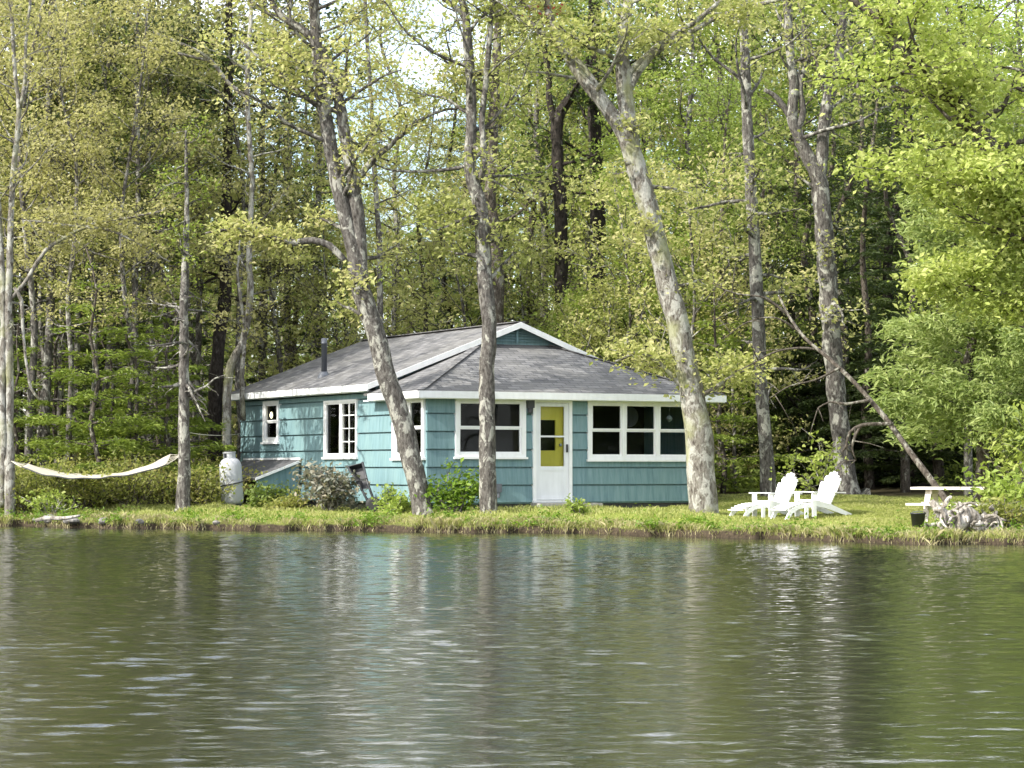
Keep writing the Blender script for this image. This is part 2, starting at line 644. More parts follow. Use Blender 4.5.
class Tree:
    """collects wood and leaf positions"""

    def __init__(self, seed):
        self.r = random.Random(seed)
        self.n = np.random.RandomState(seed)
        self.wood = MB()
        self.twig = MB()
        self.tips = []

    def limb(self, base, d, L, r, depth, up=0.15, wob=0.25, subs=5, spread=0.9, sub_len=0.45, clump=True, start=0.3):
        r_ = self.r
        d = np.array(d, float)
        d /= np.linalg.norm(d)
        n = 5 if depth else 4
        p = [np.array(base, float)]
        c = d.copy()
        for k in range(n):
            c = c + np.array([r_.gauss(0, wob), r_.gauss(0, wob), r_.gauss(0, wob) * .7 + up])
            c /= np.linalg.norm(c)
            p.append(p[-1] + c * L / n)
        p = np.array(p)
        rr = np.linspace(r, max(r * .25, .006), n + 1)
        pr = catmull(np.hstack([p, rr[:, None]]), max(.18, L / 12))
        (self.wood if depth else self.twig).tube(pr[:, :3], np.maximum(pr[:, 3], .005), 5 if depth else 3, cap=False)
        if depth > 0:
            for k in range(subs):
                t = start + (1 - start) * (k + r_.random()) / subs
                i = min(len(pr) - 2, int(t * (len(pr) - 1)))
                dd = pr[i + 1, :3] - pr[i, :3]
                dd /= np.linalg.norm(dd) + 1e-9
                rnd = np.array([r_.gauss(0, 1), r_.gauss(0, 1), r_.gauss(0, .6)])
                rnd /= np.linalg.norm(rnd)
                self.limb(pr[i, :3], dd * .6 + rnd * spread, L * sub_len * r_.uniform(.7, 1.3) * (1.15 - .5 * t), max(pr[i, 3] * .55, .008), depth - 1, up, wob, max(3, subs - 1), spread, sub_len, clump)
        else:
            if clump:
                for t in (.4, .7, 1.0):
                    self.tips.append(pr[int(t * (len(pr) - 1)), :3])
        return pr

    def crown(self, size, per, sig, aspect=.6, up=.5, keep=1.0, droop=0.0, zf=.6):
        t = np.array(self.tips)
        if keep < 1:
            t = t[self.n.rand(len(t)) < keep]
        pos = np.repeat(t, per, 0) + self.n.normal(0, 1, (len(t) * per, 3)) * np.array([sig, sig, sig * zf])
        leaves(self.twig, pos, size, self.n, aspect, up, droop=droop)


def split_mats(o, m_leaf, m_wood, ntw):
    """twigs (first ntw faces) keep the wood material inside the crown mesh"""
    me = o.data
    me.materials.clear()
    me.materials.append(m_leaf)
    me.materials.append(m_wood)
    mi = np.zeros(len(me.polygons), np.int32)
    mi[:ntw] = 1
    me.polygons.foreach_set('material_index', mi)


def finish_tree(T, root, bark, leaf, lf):
    """trunk and crown as the two parts of root; lf = (leaf size, per clump, sigma, ...)"""
    if T.wood.n:
        T.wood.obj('trunk', bark, root, smooth=True)
    ntw = sum(len(f) for f in T.twig.f)
    if lf:
        T.crown(**lf)
    if T.twig.n:
        c = T.twig.obj('crown', leaf, root)
        split_mats(c, leaf, bark, ntw)
    return root


def decid(seed, name, label, cat, H, r0, lo, spread, nl, leaf, bark, lf, group=None, wav=.35, up=.12, subs=5, lean=0.0):
    T = Tree(seed)
    r = T.r
    root = thing(name, label, cat, group=group)
    n = 7
    lx, ly = r.uniform(-1, 1) * lean, r.uniform(-1, 1) * lean
    p = []
    for k in range(n + 1):
        t = k / n
        p.append((lx * t * H + r.gauss(0, wav) * t, ly * t * H + r.gauss(0, wav) * t, H * t - .15, r0 * (1.25 if k == 0 else 1) * (1 - .88 * t) + .012))
    pr = catmull(np.array(p), .4)
    T.wood.tube(pr[:, :3], pr[:, 3], 8, .12, r)
    az = r.uniform(0, 6.28)
    for k in range(nl):
        t = lo + (0.97 - lo) * (k + r.random() * .8) / nl
        i = min(len(pr) - 1, int(t * (len(pr) - 1)))
        az += 2.4 + r.gauss(0, .4)
        s = (t - lo) / (1 - lo)
        L = spread * (0.55 + 0.6 * math.sin(math.pi * min(1, s * .85 + .15))) * r.uniform(.7, 1.15)
        el = 0.15 + .75 * s
        T.limb(pr[i, :3], (math.cos(az), math.sin(az), el), L, pr[i, 3] * .42, 1, up, .22, subs)
    return finish_tree(T, root, bark, leaf, lf)


def spray_branch(T, base, az, L, droop, size, dens, leafmb, rise=.1, flat=True):
    r = T.r
    n = 6
    p = []
    for k in range(n + 1):
        t = k / n
        p.append(np.array(base) + np.array([math.cos(az) * L * t, math.sin(az) * L * t, rise * L * t - droop * L * t * t]))
    p = np.array(p)
    T.twig.tube(p, np.linspace(.018, .006, n + 1), 3, cap=False)
    m = max(4, int(dens * L * L * .55))
    t = T.n.rand(m) ** .6
    w = (1 - t) * .55 * L * .8 + .12
    q = np.stack([np.interp(t, np.linspace(0, 1, n + 1), p[:, i]) for i in range(3)], 1)
    s = T.n.uniform(-1, 1, m)
    side = np.array([-math.sin(az), math.cos(az), 0])
    q = q + (w * s)[:, None] * side + T.n.normal(0, .035 if flat else .12, (m, 3))
    q[:, 2] -= np.abs(s) * w * .22
    d = np.array([math.cos(az), math.sin(az), -.25]) + side * np.sign(s)[:, None] * .8
    leafmb.append((q, d))


def conifer(seed, name, label, cat, H, r0, lo, spread, nb, leaf, bark, size, dens, group=None, droop=.35, flat=True, power=.9, bare=0):
    T = Tree(seed)
    r = T.r
    root = thing(name, label, cat, group=group)
    p = [(r.gauss(0, .06) * k, r.gauss(0, .06) * k, H * k / 6 - .15, r0 * (1 - .93 * k / 6) + .01) for k in range(7)]
    pr = catmull(np.array(p), .5)
    T.wood.tube(pr[:, :3], pr[:, 3], 8, .08, r)
    az = 0
    fol = []
    for k in range(bare):
        t = r.uniform(.06, lo + .1)
        i = int(t * (len(pr) - 1))
        a = r.uniform(0, 6.28)
        T.limb(pr[i, :3], (math.cos(a), math.sin(a), r.uniform(-.2, .3)), r.uniform(.6, 1.8), .014, 1, -.03, .2, 4, .9, .5, clump=False)
    for k in range(nb):
        s = (k + r.random() * .7) / nb
        t = lo + (1 - lo) * s
        i = min(len(pr) - 1, int(t * (len(pr) - 1)))
        az += 2.4 + r.gauss(0, .3)
        L = spread * (1 - s) ** power * r.uniform(.65, 1.15) + .2
        spray_branch(T, pr[i, :3], az, L, droop, size, dens, fol, rise=.18 + .3 * s, flat=flat)
    T.wood.obj('trunk', bark, root, smooth=True)
    ntw = sum(len(f) for f in T.twig.f)
    q = np.vstack([a for a, b in fol])
    d = np.vstack([b for a, b in fol])
    leaves(T.twig, q, size, T.n, .3, 1.4 if flat else .3, dirs=d)
    c = T.twig.obj('crown', leaf, root)
    split_mats(c, leaf, bark, ntw)
    return root


def traced(seed, name, label, cat, stems, bark, leaf, lf, limbs=None, Y=None, dead=0, sides=12, rough=.10, group=None, part_names=None):
    """a tree whose stems follow lines seen in the photo: stems = list of [(px, py, width_px, Y)...]"""
    T = Tree(seed)
    W = []
    for st in stems:
        pts = []
        for q in st:
            yy = q[3] if len(q) > 3 else Y
            c = P(q[0], q[1], yy)
            pts.append((*c, q[2] * yy / F / 2))
        W.append(np.array(pts))
    base = W[0][0, :3].copy()
    base[2] = float(ground(base[0], base[1])) - .05
    root = thing(name, label, cat, loc=base, group=group)
    lines = []
    for k, w in enumerate(W):
        w = w.copy()
        w[:, :3] -= base
        if k == 0:
            w[0, 2] = min(w[0, 2], 0) - .1
            w = np.vstack([w[0] * np.array([1, 1, 1, 1.65]), w])
            w[1, :3] = w[0, :3] + (w[2, :3] - w[0, :3]) * min(.12, .45 / (np.linalg.norm(w[2, :3] - w[0, :3]) + 1e-6))
            w[1, 3] = w[0, 3] / 1.65 * 1.10
        pr = catmull(w, .14)
        pr[:, :3] += T.n.normal(0, .004, (len(pr), 3))
        lines.append(pr)
        if k == 0:
            T.wood.tube(pr[:, :3], pr[:, 3], sides, rough, T.r)
        else:
            m = MB()
            m.tube(pr[:, :3], pr[:, 3], max(6, sides - 3), rough, T.r)
            m.obj('limb', bark, root, smooth=True)
    for L_ in (limbs or []):
        # (stem, t0, t1, count, length, elevation, up, depth, clump)
        st, t0, t1, cnt, ln, el, up, clump = L_
        pr = lines[st]
        az = T.r.uniform(0, 6.28)
        for k in range(cnt):
            t = t0 + (t1 - t0) * (k + T.r.random()) / cnt
            i = min(len(pr) - 1, int(t * (len(pr) - 1)))
            az += 2.4 + T.r.gauss(0, .5)
            T.limb(pr[i, :3], (math.cos(az), math.sin(az), el + T.r.gauss(0, .2)), ln * T.r.uniform(.6, 1.2), min(pr[i, 3] * .4, .06), 1, up, .22, 5, .9, .45, clump)
    return finish_tree(T, root, bark, leaf, lf), base, lines


# ------------------------------------------------------------------ the cabin
HX, HY = -1.77, 49.0
HA = math.atan2(.465, .885)
GZ = 0.34


def house_uv(px, py=None, t=0.0):
    """u along the front for a photo column on the plane at depth t behind the front"""
    k = (px - 512) / F
    ca, sa = math.cos(HA), math.sin(HA)
    # X = HX + u ca - t sa ; Y = HY + u sa + t ca ; X = k Y (nearly)
    u = (k * (HY + t * ca) - HX + t * sa) / (ca - k * sa)
    return u


def house_tt(px, u=0.0):
    k = (px - 512) / F
    ca, sa = math.cos(HA), math.sin(HA)
    t = (HX + u * ca - k * (HY + u * sa)) / (k * ca + sa)
    return t


def zz(px, py, u, t):
    Y = HY + u * math.sin(HA) + t * math.cos(HA)
    return P(px, py, Y)[2]


house = thing('cabin', 'small teal shingled cabin with white trim and grey roof on the lake shore', 'cabin', (HX, HY, 0), HA)
UW, TB, TP = 6.85, 10.6, 2.55      # width, back, porch depth
ZE = 2.675                         # porch wall top
ZM = 2.86                         # main wall top
ZS = GZ + .13                     # siding bottom


def siding(name, axis, fixed, a0, a1, z0, z1, holes, outward, thick=.10, course=.375, top_fn=None):
    """lapped courses on a wall along `axis` ('u' or 't') with rectangular holes (a0,a1,z0,z1)"""
    mb = MB()
    zs = []
    z = z0
    while z < z1 - .02:
        zs.append((z, min(z + course, z1)))
        z += course
    for (za, zb) in zs:
        cuts = sorted({za, min(za + .034, zb), zb} | {h[2] for h in holes if za < h[2] < zb} | {h[3] for h in holes if za < h[3] < zb})
        for c0, c1 in zip(cuts[:-1], cuts[1:]):
            mid = .5 * (c0 + c1)
            xs = [(a0, a1)]
            for h in holes:
                if h[2] <= mid <= h[3]:
                    nx = []
                    for (s, e) in xs:
                        if h[1] <= s or h[0] >= e:
                            nx.append((s, e))
                        else:
                            if h[0] > s:
                                nx.append((s, h[0]))
                            if h[1] < e:
                                nx.append((h[1], e))
                    xs = nx
            # outer face leans: proud at the course's bottom
            def off(zv):
                if mid < za + .034:
                    return -.035
                return .030 * (1 - (zv - za) / course) + .006
            for (s, e) in xs:
                o0 = fixed + outward * off(c0)
                o1 = fixed + outward * off(c1)
                inn = fixed - outward * thick
                if axis == 'u':
                    v = [(s, o0, c0), (e, o0, c0), (e, inn, c0), (s, inn, c0), (s, o1, c1), (e, o1, c1), (e, inn, c1), (s, inn, c1)]
                else:
                    v = [(o0, s, c0), (o0, e, c0), (inn, e, c0), (inn, s, c0), (o1, s, c1), (o1, e, c1), (inn, e, c1), (inn, s, c1)]
                mb.hexa(v)
    return mb.obj(name, TEAL, house)


def to3(axis, fixed, outward):
    if axis == 'u':
        return lambda a, o, z: (a, fixed + outward * o, z)
    return lambda a, o, z: (fixed + outward * o, a, z)


def obox(mb, f, a0, a1, o0, o1, z0, z1):
    p = f(a0, o0, z0)
    q = f(a1, o1, z1)
    mb.box([min(x, y) for x, y in zip(p, q)], [max(x, y) for x, y in zip(p, q)])


def window(axis, fixed, outward, a0, a1, z0, z1, cols=2, rail=.5, frame=.10, grid=(), label=None, mull=.09, openrail=True):
    """a0..z1 is the outer edge of the casing; cols double-hung sashes side by side"""
    f = to3(axis, fixed, outward)
    m = MB()
    o0, o1 = -.05, .055
    obox(m, f, a0, a0 + frame, o0, o1, z0, z1)
    obox(m, f, a1 - frame, a1, o0, o1, z0, z1)
    obox(m, f, a0 + frame, a1 - frame, o0, o1 - .003, z1 - frame * .8, z1)
    obox(m, f, a0 + frame, a1 - frame, o0, o1 - .003, z0 + .02, z0 + frame)
    obox(m, f, a0 - .03, a1 + .03, o0, o1 + .035, z0 - .025, z0 + .02)
    w = m.obj('window', WHITE, house)
    if label:
        w['label'] = label
    ia, ib = a0 + frame, a1 - frame
    za, zb = z0 + frame, z1 - frame * .8
    cw = (ib - ia - mull * (cols - 1)) / cols
    for c in range(cols):
        s = ia + c * (cw + mull)
        e = s + cw
        if c:
            k = MB()
            obox(k, f, s - mull, s, o0 + .002, o1 - .01, za, zb)
            k.obj('mullion', WHITE, w)
        sa = MB()
        t = .035
        zm = za + (zb - za) * rail
        for (p, q, dz) in ((zm, zb, .02), (za, zm, 0.0)):
            if not openrail and p == za:
                continue
            if not openrail:
                p = za
            obox(sa, f, s, s + t, -.02 + dz - .01, .01 + dz, p, q)
            obox(sa, f, e - t, e, -.02 + dz - .01, .01 + dz, p, q)
            obox(sa, f, s + t, e - t, -.02 + dz - .008, .008 + dz, p, p + t)
            obox(sa, f, s + t, e - t, -.02 + dz - .008, .008 + dz, q - t, q)
            if c in [g[0] for g in grid]:
                g = [g for g in grid if g[0] == c][0]
                for i in range(1, g[1]):
                    x = s + (e - s) * i / g[1]
                    obox(sa, f, x - .011, x + .011, -.02 + dz, .005 + dz, p + t, q - t)
                for i in range(1, g[2]):
                    x = p + (q - p) * i / g[2]
                    obox(sa, f, s + t, e - t, -.02 + dz, .004 + dz, x - .011, x + .011)
        sa.obj('sash', WHITE, w)
        gp = MB()
        obox(gp, f, s + t, e - t, -.024, -.020, za + t, zb - t)
        gp.obj('pane', GLASS, w)
    return w


# opening positions read off the photo
def win_u(x0, x1, y0, y1):
    u0, u1 = house_uv(x0), house_uv(x1)
    return u0, u1, zz(x1, y1, u1, 0), zz(x0, y0, u0, 0)


def win_t(x0, x1, y0, y1):
    t0, t1 = house_tt(x1), house_tt(x0)
    ym = .5 * (y0 + y1)
    return t0, t1, zz(x1, y1, 0, .5 * (t0 + t1)), zz(x0, y0, 0, .5 * (t0 + t1))


WL = win_u(454.5, 525, 398, 458)
WR = win_u(587, 692, 400.5, 460.5)
DR = win_u(532, 571, 399, 500)
WC = win_t(394, 427 - 1.5, 397.5, 459)
WM = win_t(325.5, 358.5, 400, 458)
WS = win_t(264.5, 280, 401, 443)
ctop = ZE - .015


def inset(w, d=.03):
    return (w[0] + d, w[1] - d, w[2] + d, w[3] - d)


siding('wall', 'u', 0.0, 0, UW, ZS, ZE, [inset(WL), inset(WR), (DR[0] + .03, DR[1] - .03, DR[2], DR[3] - .03)], -1)
siding('wall', 't', 0.0, .1, TP, ZS, ZE, [inset(WC)], -1)
siding('wall', 't', 0.0, TP, TB, ZS, ZM, [inset(WM), inset(WS)], -1)
siding('wall', 't', UW, .1, TB, ZS, ZE, [], 1)
siding('wall', 'u', TB, 0.1, UW - .1, ZS, ZM, [], 1)

window('u', 0, -1, WL[0], WL[1], WL[2], WL[3], 2, .5, .095, label='white double window left of the door')
window('u', 0, -1, WR[0], WR[1], WR[2], WR[3], 3, .5, .095, label='white triple window right of the door')
window('t', 0, -1, WC[0], WC[1], WC[2], WC[3], 2, .5, .10, label='white porch window on the sunlit side')
window('t', 0, -1, WM[0], WM[1], WM[2], WM[3], 2, .5, .07, grid=((0, 2, 4),), openrail=False, label='white sliding window with a grid in one half')
window('t', 0, -1, WS[0], WS[1], WS[2], WS[3], 1, .5, .10, label='small narrow white window with a globe lamp inside')

# corner boards, dark skirt for the shaded floor gap, interior
m = MB()
m.box((.15, .05, GZ - .25), (UW - .15, TB - .1, ZS + .0))
m.obj('gap_skirt', HOLLOW, house)  # dark box standing in for the shaded gap under the floor
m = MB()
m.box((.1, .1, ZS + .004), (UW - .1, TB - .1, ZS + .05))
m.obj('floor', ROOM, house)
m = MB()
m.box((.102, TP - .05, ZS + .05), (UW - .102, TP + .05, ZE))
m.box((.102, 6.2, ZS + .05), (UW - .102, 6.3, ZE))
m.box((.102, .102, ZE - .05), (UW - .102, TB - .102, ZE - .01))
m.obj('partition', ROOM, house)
# curtains in the middle window, blinds in the porch
m = MB()
for (a, b) in ((WM[0] + .25, WM[0] + .95),):
    n = 22
    xs = np.linspace(a, b, n)
    ys = .085 + .025 * np.sin(np.arange(n) * 1.9)
    v = np.concatenate([np.stack([ys, xs, np.full(n, WM[2])], 1), np.stack([ys, xs, np.full(n, WM[3])], 1)])
    i = np.arange(n - 1)
    m.add(v, [np.stack([i, i + 1, i + 1 + n, i + n], 1)])
m.obj('curtain', CURTAIN, house)
m = MB()
ux = house_uv(672)
zx = zz(672, 418, ux, 0)
m.lathe([(.005, -.09), (.06, -.05), (.075, 0), (.03, .05), (.006, .06), (.004, .26)], (ux, .12, zx), 12)
m.obj('ornament', TANKW, house, smooth=True)
m = MB()
ux = house_uv(665)
m.lathe([(.01, -.012), (.24, -.012), (.24, .012), (.01, .012)], (ux + .55, TP - .075, zx + .08), 24, 'y')
m.obj('mirror', TANKW, house)
lamp = MB()
tm = WS[0] + (WS[1] - WS[0]) * .5
lamp.lathe([(.01, -.11), (.07, -.09), (.105, -.03), (.11, .02), (.08, .085), (.01, .11)], (.10, tm + .12, WS[2] + (WS[3] - WS[2]) * .66), 18)
lamp.obj('lamp_globe', GLOBE, house, smooth=True)

# storm door with the yellow inner door behind its glass
u0, u1, z0, z1 = DR
f = to3('u', 0, -1)
m = MB()
c = .075
obox(m, f, u0, u0 + c, -.06, .06, z0, z1)
obox(m, f, u1 - c, u1, -.06, .06, z0, z1)
obox(m, f, u0 + c, u1 - c, -.06, .058, z1 - c, z1)
obox(m, f, u0 - .01, u1 + .01, -.06, .09, z0 - .05, z0)
m.obj('door_casing', WHITE, house)
door = MB()
a0, a1, b0, b1 = u0 + c + .006, u1 - c - .006, z0 + .01, z1 - c - .006
st = .105
gz0 = b0 + (b1 - b0) * .345
obox(door, f, a0, a0 + st, .0, .04, b0, b1)
obox(door, f, a1 - st, a1, .0, .04, b0, b1)
obox(door, f, a0 + st, a1 - st, .0, .038, b1 - .075, b1)
obox(door, f, a0 + st, a1 - st, .0, .038, gz0 - .09, gz0)
obox(door, f, a0 + st, a1 - st, .0, .038, b0, b0 + .07)
obox(door, f, a0 + st, a1 - st, .008, .026, b0 + .07, gz0 - .09)
zmid = gz0 + (b1 - .075 - gz0) * .5
obox(door, f, a0 + st, a1 - st, .005, .036, zmid - .018, zmid + .018)
d = door.obj('storm_door', DOORW, house)
g = MB()
obox(g, f, a0 + st, a1 - st, .012, .016, gz0, b1 - .075)
g.obj('pane', GLASS, d)
h = MB()
obox(h, f, a1 - .065, a1 - .035, .04, .085, gz0 + .30, gz0 + .47)
h.obj('handle', SOOT, d)
iy = MB()
iz0, iz1 = zmid - .30, b1 - .36
wa0, wa1 = a0 + .13, a1 - .26
obox(iy, f, a0, wa0, -.11, -.07, b0, b1)
obox(iy, f, wa1, a1, -.11, -.07, b0, b1)
obox(iy, f, wa0, wa1, -.11, -.07, b0, iz0)
obox(iy, f, wa0, wa1, -.11, -.07, iz1, b1)
obox(iy, f, wa0 + .01, wa1 + .09, -.07, -.06, iz0 - .20, iz0 - .17)
idr = iy.obj('inner_door', YELLOW, house)
k = MB()
obox(k, f, wa0, wa1, -.095, -.09, iz0, iz1)
k.obj('pane', GLASS, idr)
k = MB()
k.lathe([(.01, 0), (.03, .01), (.035, .03), (.02, .05), (.01, .055)], (wa1 + .10, -.0, iz0 + .12), 12, 'y')
k.obj('knob', TANKW, idr)

# roofs ------------------------------------------------------------
OV = .30
ZRE, ZRR, SL = 3.05, 4.48, (4.48 - 3.05) / (UW / 2 + OV)
TF = 2.3                       # front edge of the main roof
TK = TB + .3


def roof_slab(poly, uvo, uvu, thick, name='roof', label=None, mb=None):
    n = np.cross(np.array(poly[1]) - np.array(poly[0]), np.array(poly[2]) - np.array(poly[0]))
    n /= np.linalg.norm(n)
    if n[2] < 0:
        n = -n
    uvu = np.array(uvu, float)
    uvv = np.cross(n, uvu)
    uvo = np.array(uvo, float)
    m = MB()
    m.prism(poly, -n * thick)
    return m, (lambda p: (float(np.dot(p - uvo, uvu)), float(np.dot(p - uvo, uvv)))), n


ridge_f, ridge_b = (UW / 2, TF, ZRR), (UW / 2, TK, ZRR)
m1, uv1, _ = roof_slab([(-OV, TF, ZRE), ridge_f, ridge_b, (-OV, TK, ZRE)], (0, 0, 0), (0, 1, 0), .05)
rf = m1.obj('roof', SHINGLE, house, uv=uv1)
rf['label'] = 'long grey shingled slope of the main roof'
m1, uv1, _ = roof_slab([(UW + OV, TF, ZRE), (UW + OV, TK, ZRE), ridge_b, ridge_f], (0, 0, 0), (0, 1, 0), .05)
m1.obj('roof', SHINGLE, house, uv=uv1)
# porch hip roof
PZ, PS = 2.83, .41
A = TF + .25 + OV            # run of the front slope up to the gable wall


def pz(run):
    return PZ + PS * run


Fl, Fr = (-OV, -OV, PZ), (UW + OV, -OV, PZ)
Hl, Hr = (-OV + A, -OV + A, pz(A)), (UW + OV - A, -OV + A, pz(A))
m1, uv1, _ = roof_slab([Fl, Fr, Hr, Hl], (0, 0, 0), (1, 0, 0), .05)
pr_ = m1.obj('porch_roof', SHINGLE, house, uv=uv1)
m1, uv1, _ = roof_slab([Fl, Hl, (-OV, -OV + A, PZ)], (0, 0, 0), (0, 1, 0), .05)
m1.obj('porch_roof', SHINGLE, house, uv=uv1)
m1, uv1, _ = roof_slab([Fr, (UW + OV, -OV + A, PZ), Hr], (0, 0, 0), (0, 1, 0), .05)
m1.obj('porch_roof', SHINGLE, house, uv=uv1)
m = MB()
for a, b in ((Fl, Hl), (Fr, Hr)):
    m.bar(np.array(a) + (0, 0, .012), np.array(b) + (0, 0, .012), .17, .018)
m.obj('hip_cap', SHINGLE, house, uv=lambda p: (p[0] * 3, p[2] * 3))
m = MB()
m.bar((UW / 2, TF, ZRR + .012), (UW / 2, TK, ZRR + .012), .24, .02)
m.obj('ridge_cap', SHINGLE, house, uv=lambda p: (p[0], p[1]))
# gable wall above the porch roof, and the louvred vent
m = MB()
zb_ = pz(0) - .05
m.prism([(-.02, TP - .02, zb_), (UW + .02, TP - .02, zb_), (UW + .02, TP - .02, ZRE + SL * (OV - .02) - .08), (UW / 2, TP - .02, ZRR - .075), (-.02, TP - .02, ZRE + SL * (OV - .02) - .08)], (0, .1, 0))
m.obj('gable_wall', TEAL, house)
m = MB()
m.prism([(-.02, TB, ZM - .02), (UW + .02, TB, ZM - .02), (UW + .02, TB, ZRE + SL * OV - .08), (UW / 2, TB, ZRR - .075), (-.02, TB, ZRE + SL * OV - .08)], (0, .1, 0))
m.obj('gable_wall', TEAL, house)
m = MB()
for k in range(6):
    z = pz(A) + .06 + k * .065
    hw = max(.06, (ZRR - .17 - z) / SL)
    hw = min(hw, 1.3)
    m.hexa([(UW / 2 - hw, TP - .075, z), (UW / 2 + hw, TP - .075, z), (UW / 2 + hw, TP - .03, z + .03), (UW / 2 - hw, TP - .03, z + .03),
            (UW / 2 - hw, TP - .075, z + .012), (UW / 2 + hw, TP - .075, z + .012), (UW / 2 + hw, TP - .03, z + .045), (UW / 2 - hw, TP - .03, z + .045)])
m.box((UW / 2 - .025, TP - .10, pz(A) + .02), (UW / 2 + .025, TP - .08, ZRR - .1))
m.obj('gable_vent', TEAL, house)
# white boards
m = MB()
m.box((-OV - .025, -OV - .025, PZ - .15), (UW + OV + .025, -OV, PZ - .005))
m.obj('fascia', WHITE, house)
m = MB()
m.box((-OV - .025, -OV + .002, PZ - .15), (-OV, TF - .03, PZ - .005))
m.obj('fascia', WHITE, house)
m = MB()
m.box((UW + OV, -OV + .002, PZ - .15), (UW + OV + .025, TF - .03, PZ - .005))
m.obj('fascia', WHITE, house)
m = MB()
m.box((-OV - .045, TF - .02, ZRE - .155), (-OV - .003, TK, ZRE - .01))
m.obj('fascia', WHITE, house)
m = MB()
m.box((UW + OV + .003, TF - .02, ZRE - .155), (UW + OV + .045, TK, ZRE - .01))
m.obj('fascia', WHITE, house)
m = MB()
m.box((-OV, -OV, PZ - .165), (0.0, TP, PZ - .138))
m.box((0, -OV, PZ - .165), (UW + OV, -.035, PZ - .138))
m.box((UW + .035, -.035, PZ - .165), (UW + OV, TP, PZ - .138))
m.box((-OV, TP + .003, ZRE - .165), (-.035, TK, ZRE - .14))
m.obj('soffit', WHITE, house)
for s in (-1, 1):
    m = MB()
    e = UW / 2 + s * (UW / 2 + OV + .04)
    ze = ZRE - SL * .04
    m.prism([(e, TF - .035, ze - .125), (e, TF - .035, ze), (UW / 2, TF - .035, ZRR + .005), (UW / 2, TF - .035, ZRR - .125)], (0, .033, 0))
    m.obj('rake_board', WHITE, house)
# stovepipe
su = .55
stt = house_tt(324, su)
sz = ZRE + SL * (su + OV)
m = MB()
m.lathe([(.068, 0), (.068, .80), (.075, .80), (.075, .84), (.068, .84), (.068, .93), (.03, .94)], (su, stt, sz - .05), 16)
sp = m.obj('stovepipe', PIPE_M, house, smooth=True)
m = MB()
m.lathe([(.16, -.07), (.14, 0.02), (.08, .10), (.07, .105)], (su, stt, sz), 16)
m.obj('flashing', PIPE_M, sp)
# lamps on the front
lu = house_uv(528.5)
m = MB()
lz = zz(528, 407, lu, 0)
m.box((lu - .075, -.14, lz - .02), (lu + .075, -.02, lz + .16))
m.lathe([(.02, -.14), (.055, -.12), (.06, -.03), (.075, -.02)], (lu, -.08, lz), 12)
m.obj('wall_lantern', SOOT, house)
fu = house_uv(451.5)
fz = zz(451, 398, fu, 0)
m = MB()
m.box((fu - .10, -.07, fz + .03), (fu + .08, -.03, fz + .12))
m.lathe([(.03, -.02), (.05, .02), (.075, .09), (.07, .10)], (fu + .04, -.13, fz - .01), 14)
m.obj('floodlight', WHITE, house)
ou = house_uv(497.5)
oz = zz(497, 488, ou, 0)
m = MB()
m.box((ou - .06, -.09, oz - .09), (ou + .06, -.02, oz + .09))
m.lathe([(.03, -.2), (.03, .0)], (ou, -.05, oz), 8)
m.obj('outlet_box', PIPE_M, house)

# doorstep of concrete blocks
dx = house_uv(566)


def hw(u, t, z=0.0):
    return (HX + u * math.cos(HA) - t * math.sin(HA), HY + u * math.sin(HA) + t * math.cos(HA), z)


p = hw(.5 * (DR[0] + DR[1]) + .12, -.45)
stp = MB()
stp.box((-.75, -.22, -.1), (.75, .22, .10))
o = stp.obj('doorstep', CONC)
o.location = (p[0], p[1], float(ground(p[0], p[1])) + .03)
o.rotation_euler = (0, 0, HA)
tag(o, 'low grey concrete step below the white storm door', 'step')

# lean-to against the sunlit wall
t0, t1 = house_tt(300) - .1, house_tt(246)
LT = thing('lean_to', 'low dark roofed teal lean-to against the sunlit cabin wall', 'lean-to', hw(0, t0), HA)
W_, L_ = 1.15, t1 - t0
zt = zz(270, 460, -.1, .5 * (t0 + t1))
zf = zz(262, 477.5, -W_, .5 * (t0 + t1))
m1, uv1, _ = roof_slab([(-W_, -.06, zf), (-.05, -.06, zt), (-.05, L_, zt), (-W_, L_, zf)], (0, 0, 0), (0, 1, 0), .05)
m1.obj('roof', ROOF_DARK, LT, uv=uv1)
m = MB()
m.box((-.075, -.06, zt + .003), (-.04, L_, zt + .05))
m.prism([(-W_ - .02, -.08, zf - .06), (-W_ - .02, -.08, zf), (-.05, -.08, zt), (-.05, -.08, zt - .06)], (0, .02, 0))
m.obj('trim', WHITE, LT)
m = MB()
m.prism([(-W_ + .06, 0, .25), (-.06, 0, .25), (-.06, 0, zt - .07), (-W_ + .06, 0, zf - .05)], (0, .06, 0))
m.obj('side_panel', TEAL, LT)
m = MB()
m.prism([(-W_ + .06, L_ - .06, .25), (-.06, L_ - .06, .25), (-.06, L_ - .06, zt - .07), (-W_ + .06, L_ - .06, zf - .05)], (0, .06, 0))
m.obj('side_panel', TEAL, LT)
m = MB()
m.box((-.2, .07, .2), (-.14, L_ - .07, zf - .02))
m.obj('opening_shade', HOLLOW, LT)  # dark sheet that paints the shaded inside of the open front

